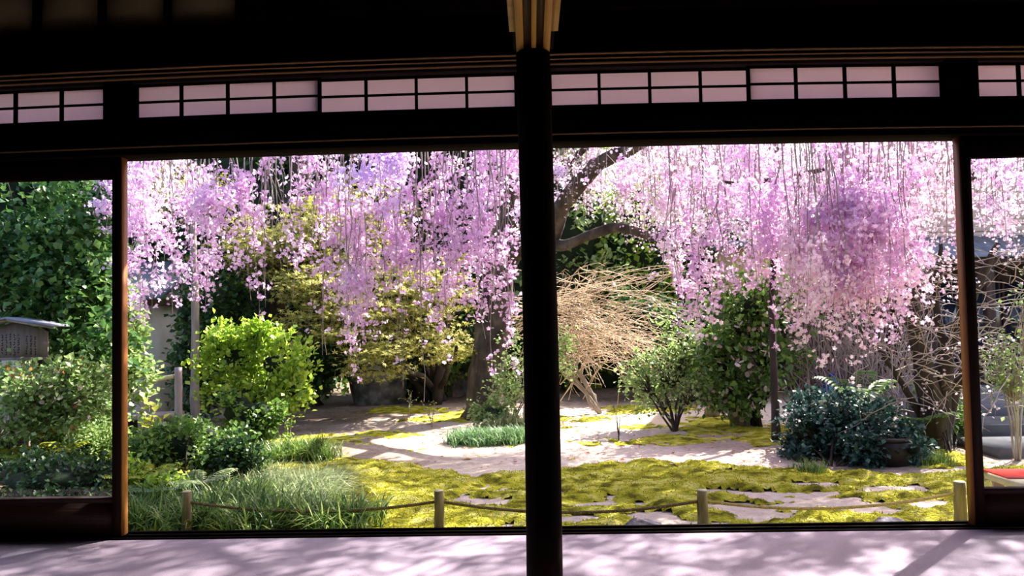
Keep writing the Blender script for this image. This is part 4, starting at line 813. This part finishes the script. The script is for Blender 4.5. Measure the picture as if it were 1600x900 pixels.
# ------------------------------------------------------------------ grasses
def grass(name, label, cells, n, L, mat, wd=.007, cat='grass', group=None, lean=.6, fall=(0, 0)):
    g0 = G(cells[0][0], cells[0][1]); rt = empty(name, (g0[0], g0[1], GZ), label, cat, group)
    xs = []; 
    for (u, v, ru, rv) in cells:
        a, b, c, d = pe(u, v, ru, rv); k = n//len(cells); q = rng.normal(size=(k, 2))*.5; xs.append(np.column_stack([a+q[:, 0]*c, b+q[:, 1]*d]))
    xs = np.concatenate(xs); k = len(xs); tuft = xs[rng.integers(0, k, k//14+1)]
    xs = tuft[rng.integers(0, len(tuft), k)]+rng.normal(size=(k, 2))*.035
    ang = rng.uniform(0, 6.28, k); ln = L*(.55+.7*rng.random(k)); le = lean*(.4+.9*rng.random(k))
    tv, tf = BLADE; d = np.column_stack([np.cos(ang)+fall[0], np.sin(ang)+fall[1]]); sd_ = np.column_stack([-d[:, 1], d[:, 0]])
    sd_ /= np.linalg.norm(sd_, axis=1)[:, None]
    z0 = gh(xs[:, 0], xs[:, 1])
    Vv = np.zeros((k, 7, 3))
    for i in range(7):
        s = tv[i, 1]; rr = ln*le*s**1.7; hh = ln*(s*(1.05)-le*.62*s**2.4)
        Vv[:, i, 0] = xs[:, 0]+d[:, 0]*rr+sd_[:, 0]*tv[i, 0]*wd; Vv[:, i, 1] = xs[:, 1]+d[:, 1]*rr+sd_[:, 1]*tv[i, 0]*wd; Vv[:, i, 2] = z0+hh
    mb = MB(); mb.addarr(Vv.reshape(-1, 3), (tf[None]+(np.arange(k)*7)[:, None, None]).reshape(-1, 3))
    wpart('blades', mb, mat, rt, False, 'stuff')
grass('lily_grass', 'dark arching lily grass along the sill at left', [(240, 822, 60, 22), (320, 825, 60, 20), (420, 830, 60, 20), (520, 832, 60, 18), (380, 800, 70, 14), (280, 800, 50, 12)], 6000, .34, M['grass'], .015, lean=.8)
grass('silvery_grass', 'pale silvery grass clump sunlit right of the leafy bush', [(440, 775, 60, 14), (480, 785, 50, 14), (410, 765, 40, 12), (500, 770, 30, 12)], 2300, .32, M['grass_pale'], .014, lean=.9, fall=(.6, -.3))
grass('lily_grass', 'green grass tuft edging the moss beside the sand path', [(440, 722, 50, 6), (490, 718, 35, 6), (410, 728, 30, 6)], 2600, .30, M['grass'], .014, lean=.8)
grass('lily_grass', 'dark grass tufts at the foot of the low shrub left', [(40, 812, 60, 12), (140, 815, 50, 12)], 1800, .25, M['grass'], .008, lean=.8)
grass('grass_mound', 'rounded low grass mound left of the pillar base', [(765, 692, 45, 5), (735, 692, 25, 4), (800, 690, 30, 5)], 6500, .22, M['moundgrass'], .010, lean=.9)
grass('lily_grass', 'sparse weeds on the moss under the bluish shrub', [(1265, 738, 30, 4), (1460, 725, 40, 5)], 700, .16, M['grass'], .007)
grass('lily_grass', 'tuft of pale grass behind the grass mound', [(790, 668, 30, 4)], 1300, .3, M['grass_pale'], .009, lean=.9)

# ferns: every frond a part
def fern(label, c, n, L, mat=None, arc=(0, 6.28), lift=.7):
    rt = empty('fern', tuple(c), label, 'fern'); mat = mat or M['fern']
    for k in range(n):
        a = arc[0]+(arc[1]-arc[0])*(k+rng.random()*.6)/n; l = L*rng.uniform(.75, 1.1); d = np.array([math.cos(a), math.sin(a), 0]); mb = MB()
        t = np.linspace(0, 1, 15)[:, None]; sp = c+d*l*t*.85+np.array([0, 0, 1])*l*(lift*t-.55*lift*t**2.2); mb.tube(sp, np.linspace(.005, .0015, 15), 3, False)
        sd_ = np.array([-d[1], d[0], 0]); pos = []; dr = []; sz = []
        for i in range(3, 15):
            for s in (-1, 1):
                pos.append(sp[i]); dr.append(sd_*s+d*.45+np.array([0, 0, -.15])); sz.append(l*.30*math.sin((i/15)*math.pi*.85+.25))
        scatter(mb, np.array(pos), np.array(dr), np.array(sz), (LEAF2[0]*np.array([.42, 1, 1]), LEAF2[1]), 4)
        wpart('frond', mb, mat, rt)
fern('pale arching fern beside the multi-stem tree foot', P(1430, 672, 9.0), 8, .55, arc=(-2.6, .4), lift=.9)
fern('upright olive fern behind the bluish shrub', P(1345, 650, 9.6), 9, .6, None, lift=1.7)
fern('fern with feathery fronds in the grass at far left of opening', np.array([*G(255, 800)[:2], GZ+.12]), 9, .42)
fern('fern under the leafy bush left of the short post', np.array([*G(305, 792)[:2], GZ+.15]), 8, .38, M['grass_pale'])
fern('yellowish fern under the low shrub behind the left glass', np.array([*G(60, 765)[:2], GZ+.25]), 8, .5, M['yellow_leaf'])
fern('fern at the foot of the left stile outside', np.array([*G(215, 792)[:2], GZ+.2]), 8, .42, M['yellow_leaf'])

# ------------------------------------------------------------------ notice board at left
yb = 8.0; c = P(22, 530, yb); sx = yb/F_PX
rt = empty('notice_board', (c[0], yb, GZ), 'small roofed wooden notice board with columns of black writing', 'sign')
zb, zt2 = P(22, 560, yb)[2], P(22, 503, yb)[2]; wd = 53*sx
for s in (-1, 1):
    mb = MB(); mb.box(c[0]+.06*s-.028+.04, c[0]+.06*s+.028+.04, yb+.03, yb+.08, GZ-.05, zt2, .004); 
    if s > 0: wpart('post', mb, M['bark_grey'], rt)
mb = MB(); zc = P(22, 516, yb)[2]
mb.add([(c[0]-wd, yb, zb), (c[0]+wd, yb, zb), (c[0]+wd, yb, zc-.02), (c[0], yb, zt2), (c[0]-wd, yb, zc-.02), (c[0]-wd, yb+.03, zb), (c[0]+wd, yb+.03, zb), (c[0]+wd, yb+.03, zc-.02), (c[0], yb+.03, zt2), (c[0]-wd, yb+.03, zc-.02)],
       [(0, 1, 2, 3, 4), (9, 8, 7, 6, 5), (0, 5, 6, 1), (1, 6, 7, 2), (2, 7, 8, 3), (3, 8, 9, 4), (4, 9, 5, 0)])
bd = wpart('board', mb, M['signboard'], rt)
mb = MB()
for k in range(13):
    xx = c[0]-wd*.86+k*wd*.125
    if k in (9,): continue
    zz = zc-.045-.03*abs(k-6)/6
    while zz > zb+.035:
        for j in range(4):                               # small brush strokes of each character
            ox, oz = rng.uniform(-.008, .008), rng.uniform(-.008, .008)
            if j % 2: mb.box(xx+ox-.009, xx+ox+.009, yb-.0015, yb, zz+oz-.0016, zz+oz+.0016)
            else: mb.box(xx+ox-.0018, xx+ox+.0018, yb-.0015, yb, zz+oz-.008, zz+oz+.008)
        zz -= .026
wt = part('writing', mb, M['ink'], bd)
for s in (-1, 1):
    a = np.array([c[0], 0, zt2+.03]); b = np.array([c[0]+s*75*sx, 0, P(22+0, 512, yb)[2]+.0]); th = .022
    mb = MB(); v = []
    for y_ in (yb-.14, yb+.16):
        for q, dz in ((a, 0), (b, 0), (b, th), (a, th)): v.append((q[0], y_, q[2]+dz))
    mb.add(v, [(0, 1, 2, 3), (7, 6, 5, 4), (0, 4, 5, 1), (1, 5, 6, 2), (2, 6, 7, 3), (3, 7, 4, 0)]); rf = wpart('roof_slope', mb, M['signroof'], rt)
    v = [(q[0], y_, q[2]-dz) for y_ in (yb-.12, yb-.10) for q, dz in ((a, .001), (b, .001), (b, .022), (a, .022))]
    mb = MB(); mb.add(v, [(0, 1, 2, 3), (7, 6, 5, 4), (0, 4, 5, 1), (1, 5, 6, 2), (2, 6, 7, 3), (3, 7, 4, 0)]); part('barge_board', mb, M['bamboo'], rf)
wpart('base_rail', MB().box(c[0]-wd, c[0]+wd, yb-.02, yb+.05, zb-.02, zb+.01, .002), M['signboard'], rt)

# ------------------------------------------------------------------ garden house at left
yh = 13.6
rt = empty('garden_house', (P(150, 600, yh)[0], yh, GZ), 'white plastered garden house behind the camellia at left', 'building')
xr = P(250, 560, yh)[0]; zt3 = P(240, 478, yh)[2]
wpart('wall', MB().box(xr-5.5, xr, yh, yh+2, GZ, zt3+.4), M['plaster'], rt)
wpart('wall_cap', MB().box(xr-5.5, xr+.12, yh-.12, yh+2, zt3, zt3+.14, .01), M['housebeam'], rt)
mb = MB(); z_e = P(240, 470, yh)[2]; mb.add([(xr-5.8, yh-.7, z_e), (xr+.35, yh-.7, z_e), (xr+.35, yh+1.2, z_e+.7), (xr-5.8, yh+1.2, z_e+.7), (xr-5.8, yh-.7, z_e+.09), (xr+.35, yh-.7, z_e+.09), (xr+.35, yh+1.2, z_e+.8), (xr-5.8, yh+1.2, z_e+.8)],
    [(3, 2, 1, 0), (4, 5, 6, 7), (0, 1, 5, 4), (1, 2, 6, 5), (2, 3, 7, 6), (3, 0, 4, 7)]); wpart('roof', mb, M['tile'], rt)
# deck with bamboo rail and bucket
yd = 11.2; a = P(195, 652, yd); b = P(276, 652, yd)
rt = empty('plank_bench', (b[0], yd, GZ), 'low weathered plank bench in front of the white house wall', 'bench')
wpart('plank', MB().box(a[0]-1.2, b[0], yd-.2, yd+.02, a[2]-.02, a[2]+.05, .006), M['bamboo'], rt); wpart('plank', MB().box(a[0]-1.2, b[0], yd+.04, yd+.26, a[2]-.02, a[2]+.05, .006), M['bamboo'], rt)
for x in (a[0]-1.1, a[0]+.05, b[0]-.08): wpart('leg', MB().box(x-.04, x+.04, yd-.15, yd+.2, GZ-.02, a[2]-.02, .004), M['rock'], rt)
zt4 = a[2]+.05
mb = MB(); r0, r1 = .10, .135; bc = P(222, 630, yd); bh = .32
mb.tube([(bc[0], yd+.03, zt4), (bc[0], yd+.03, zt4+bh)], [r0, r1], 18, False); mb.tube([(bc[0], yd+.03, zt4+.001), (bc[0], yd+.03, zt4+.012)], [r0*.99, r0*.99], 18)
rt = empty('bucket', (bc[0], yd+.03, zt4), 'tapered mauve-grey bucket standing on the plank bench', 'bucket'); wpart('bucket_body', mb, M['bamboo'], rt, True)
mb = MB(); th = np.linspace(0, 2*math.pi, 25); mb.tube(np.column_stack([bc[0]+np.cos(th)*r1, yd+.03+np.sin(th)*r1, np.full(25, zt4+bh)]), .012, 6, False); wpart('rim', mb, M['bamboo'], rt, True)
pp = P(279, 645, yd-.3); zt5 = P(279, 574, yd-.3)[2]
rt = empty('bamboo_rail', (pp[0], yd-.3, GZ), 'bamboo rail with one upright post above the leafy bush', 'rail')
mb = MB(); zs = np.linspace(GZ-.05, zt5, 12); mb.tube([(pp[0], yd-.3, z) for z in zs], [.052 if i % 4 else .057 for i in range(12)], 12); wpart('post', mb, M['bamboo'], rt, True)
q0, q1 = P(272, 588, yd-.3), P(205, 600, yd-.2); mb = MB(); mb.tube([q0, (q0+q1)/2, q1], .034, 10); wpart('crossbar', mb, M['bamboo_y'], rt, True)

# ------------------------------------------------------------------ right: houses, walls
yr = 14.2
xa_, xb_ = P(1125, 450, 15.6)[0], P(1440, 450, 15.6)[0]
rt = empty('garden_wall', ((xa_+xb_)/2, 15.6, GZ), 'ochre plaster garden wall over dark boards behind the hanging blossom', 'wall')
z1, z2 = P(1300, 480, 15.6)[2], P(1300, 385, 15.6)[2]
wpart('plaster_band', MB().box(xa_, xb_, 15.6, 15.8, z1, z2), M['ochre'], rt); wpart('coping', MB().box(xa_-.1, xb_+.1, 15.4, 16.0, z2, z2+.14, .03), M['tile'], rt)
nb = 22
for k in range(nb):
    x = xa_+(xb_-xa_)*k/nb; wpart('board', MB().box(x+.006, x+(xb_-xa_)/nb-.006, 15.58+.01*(k % 2), 15.75, GZ, z1-.01, .004), M['housewood'], rt)
for zz in (z1, (z1+GZ)/2): wpart('crossbeam', MB().box(xa_, xb_, 15.5, 15.6, zz-.04, zz+.03, .005), M['housebeam'], rt)
xa2 = P(1405, 450, yr)[0]; xb2 = xa2+6.5
rt = empty('wooden_house', ((xa2+xb2)/2, yr, GZ), 'dark wooden house with beige upper wall and slate lean-to roof at right', 'building')
zr = P(1480, 385, yr-.9)[2]; zu = P(1480, 372, yr)[2]
wpart('upper_wall', MB().box(xa2+.35, xb2, yr, yr+3, zu-.3, zu+2.6), M['beige'], rt)
mb = MB(); zt6 = zu+2.6; v = [(xa2-.2, yr-.7, zt6-.25), (xb2+.3, yr-.7, zt6-.25), (xb2+.3, yr+1.5, zt6+.9), (xa2-.2, yr+1.5, zt6+.9), (xb2+.3, yr+3.7, zt6-.25), (xa2-.2, yr+3.7, zt6-.25)]
v += [(a, b, c+.1) for a, b, c in v]; mb.add(v, [(3, 2, 1, 0), (5, 4, 2, 3), (6, 7, 8, 9), (9, 8, 10, 11), (0, 1, 7, 6), (1, 2, 8, 7), (2, 4, 10, 8), (4, 5, 11, 10), (5, 3, 9, 11), (3, 0, 6, 9)]); wpart('added_shade_roof', mb, M['tile'], rt)  # gable roof above the view, added to widen the house's shadow
wpart('wall_beam', MB().box(xa2+.3, xb2, yr-.05, yr, zu+1.05, zu+1.2, .01), M['housewood'], rt); 
for k in range(4): wpart('upper_window', MB().box(xa2+1.2+k*1.25, xa2+2.0+k*1.25, yr-.04, yr, zu+1.3, zu+2.0), M['darkglass'], rt)
for k in range(3): wpart('lap_board', MB().box(xa2+.33, xb2, yr-.03, yr-.005, zu-.0+k*.11, zu+.09+k*.11, .003), M['beige'], rt)
zr0 = P(1480, 403, yr-1.1)[2]
ns = 18
for k in range(ns):
    x0 = xa2+(xb2-xa2)*k/ns; x1 = xa2+(xb2-xa2)*(k+1)/ns-.02; mb = MB()
    v = [(x0, yr-1.1, zr0), (x1, yr-1.1, zr0), (x1, yr, zu), (x0, yr, zu), (x0, yr-1.1, zr0+.04), (x1, yr-1.1, zr0+.04), (x1, yr, zu+.04), (x0, yr, zu+.04)]
    mb.add(v, [(3, 2, 1, 0), (4, 5, 6, 7), (0, 1, 5, 4), (1, 2, 6, 5), (2, 3, 7, 6), (3, 0, 4, 7)]); wpart('roof_panel', mb, M['tile'], rt)
wpart('eaves_beam', MB().box(xa2, xb2, yr-1.05, yr-.95, zr0-.12, zr0-.01, .005), M['housewood'], rt)
for k in range(26):
    x = xa2+(xb2-xa2)*k/26; wpart('wall_board', MB().box(x+.006, x+(xb2-xa2)/26-.006, yr-.02-.012*(k % 2), yr+.1, GZ, zu-.02, .004), M['housewood'], rt)
for x in (xa2+.1, xa2+1.05, xa2+2.5, xa2+4.0): wpart('post', MB().box(x-.07, x+.07, yr-1.02, yr-.88, GZ, zr0-.1, .01), M['housewood'], rt)
for x0, x1 in ((xa2+.65, xa2+.98), (xa2+1.15, xa2+1.75), (xa2+1.8, xa2+2.4), (xa2+2.6, xa2+3.3), (xa2+3.35, xa2+3.95)):
    wd_ = wpart('window', MB().box(x0, x1, yr-.10, yr-.03, GZ+.5, zr0-.35, .005), M['housewood'], rt); sub('pane', MB().box(x0+.03, x1-.03, yr-.108, yr-.10, GZ+.55, zr0-.4), M['darkglass'], wd_)
for zz in (GZ+.55, GZ+1.25): wpart('crossbeam', MB().box(xa2, xa2+.65, yr-.12, yr-.05, zz-.03, zz+.03, .004), M['housebeam'], rt)
# steps of the house
xs0 = P(1530, 690, 9.2)[0]
rt = empty('stone_steps', (xs0, 10.4, GZ), 'grey concrete steps seen through the right door glass', 'steps')
wpart('step', MB().box(xs0-.3, xs0+4, 8.3, 9.2, GZ-.02, GZ+.10, .01), M['concrete'], rt); wpart('step', MB().box(xs0-.1, xs0+4, 9.2, 10.0, GZ-.02, GZ+.22, .01), M['concrete'], rt)
wpart('landing', MB().box(xs0, xs0+4, 10.0, 13.0, GZ-.02, GZ+.32, .01), M['concrete'], rt)
# red felt bench
xl = P(1536, 738, 6.02)[0]; ztb = P(1570, 748, 5.70)[2]
rt = empty('low_bench', (xl+.9, 5.6, GZ), 'low wooden bench outside the right glazed door', 'bench')
wpart('seat', MB().box(xl, xl+1.9, 5.42, 6.0, ztb-.06, ztb-.004, .01), M['benchwood'], rt)
for x in (xl+.06, xl+1.84):
    for y_ in (5.47, 5.94): wpart('leg', MB().box(x-.03, x+.03, y_-.03, y_+.03, GZ-.03, ztb-.06, .004), M['railwood'], rt)
tag(part('felt_mat', MB().box(xl-.005, xl+1.905, 5.70, 6.02, ztb-.004, ztb+.006, .002), M['redfelt']), 'red felt mat spread on the low bench', 'mat')
# blue bucket and cloth, jar
g = G(1302, 668); mb = MB(); zz0 = P(1302, 622, g[1])[2]; zz1 = P(1302, 590, g[1])[2]; r = 17*g[1]/F_PX
rt = empty('plant_stand', (g[0], g[1], GZ), 'rough log stand behind the bluish shrub', 'stand')
mb.tube([(g[0], g[1], GZ-.02), (g[0], g[1], zz0)], [.1, .1], 10); wpart('log', mb, M['post'], rt)
mb = MB(); mb.tube([(g[0], g[1], z) for z in np.linspace(zz0, zz1, 6)], [r*.95, r, r, r*.9, r*.6, r*.35], 18)
rt = empty('blue_container', (g[0], g[1], zz0), 'bright blue plastic container behind the bluish shrub', 'container'); wpart('body', mb, M['blue'], rt, True)
mb = MB(); mb.tube([(g[0], g[1], zz1), (g[0]+.02, g[1], zz1+.05)], [r*.3, r*.3], 12); wpart('cap', mb, M['blue'], rt, True)
g = G(1396, 728); yj = g[1]; rj = 45*yj/F_PX; zs = np.linspace(0, 1, 9); mb = MB(); hj = 42*yj/F_PX
mb.tube([(g[0], yj+rj*.7, GZ-.02+hj*q) for q in zs], [rj*(.72+.32*math.sin(.35+q*2.2)) for q in zs], 26)
rt = empty('glazed_jar', (g[0], yj+rj*.7, GZ), 'big dark glazed jar under the bluish shrub', 'jar'); wpart('jar_body', mb, M['ceramic'], rt, True)
mb = MB(); th = np.linspace(0, 2*math.pi, 31); mb.tube(np.column_stack([g[0]+np.cos(th)*rj*.9, yj+rj*.7+np.sin(th)*rj*.9, np.full(31, GZ-.02+hj)]), .025, 8, False); wpart('rim', mb, M['ceramic'], rt, True)
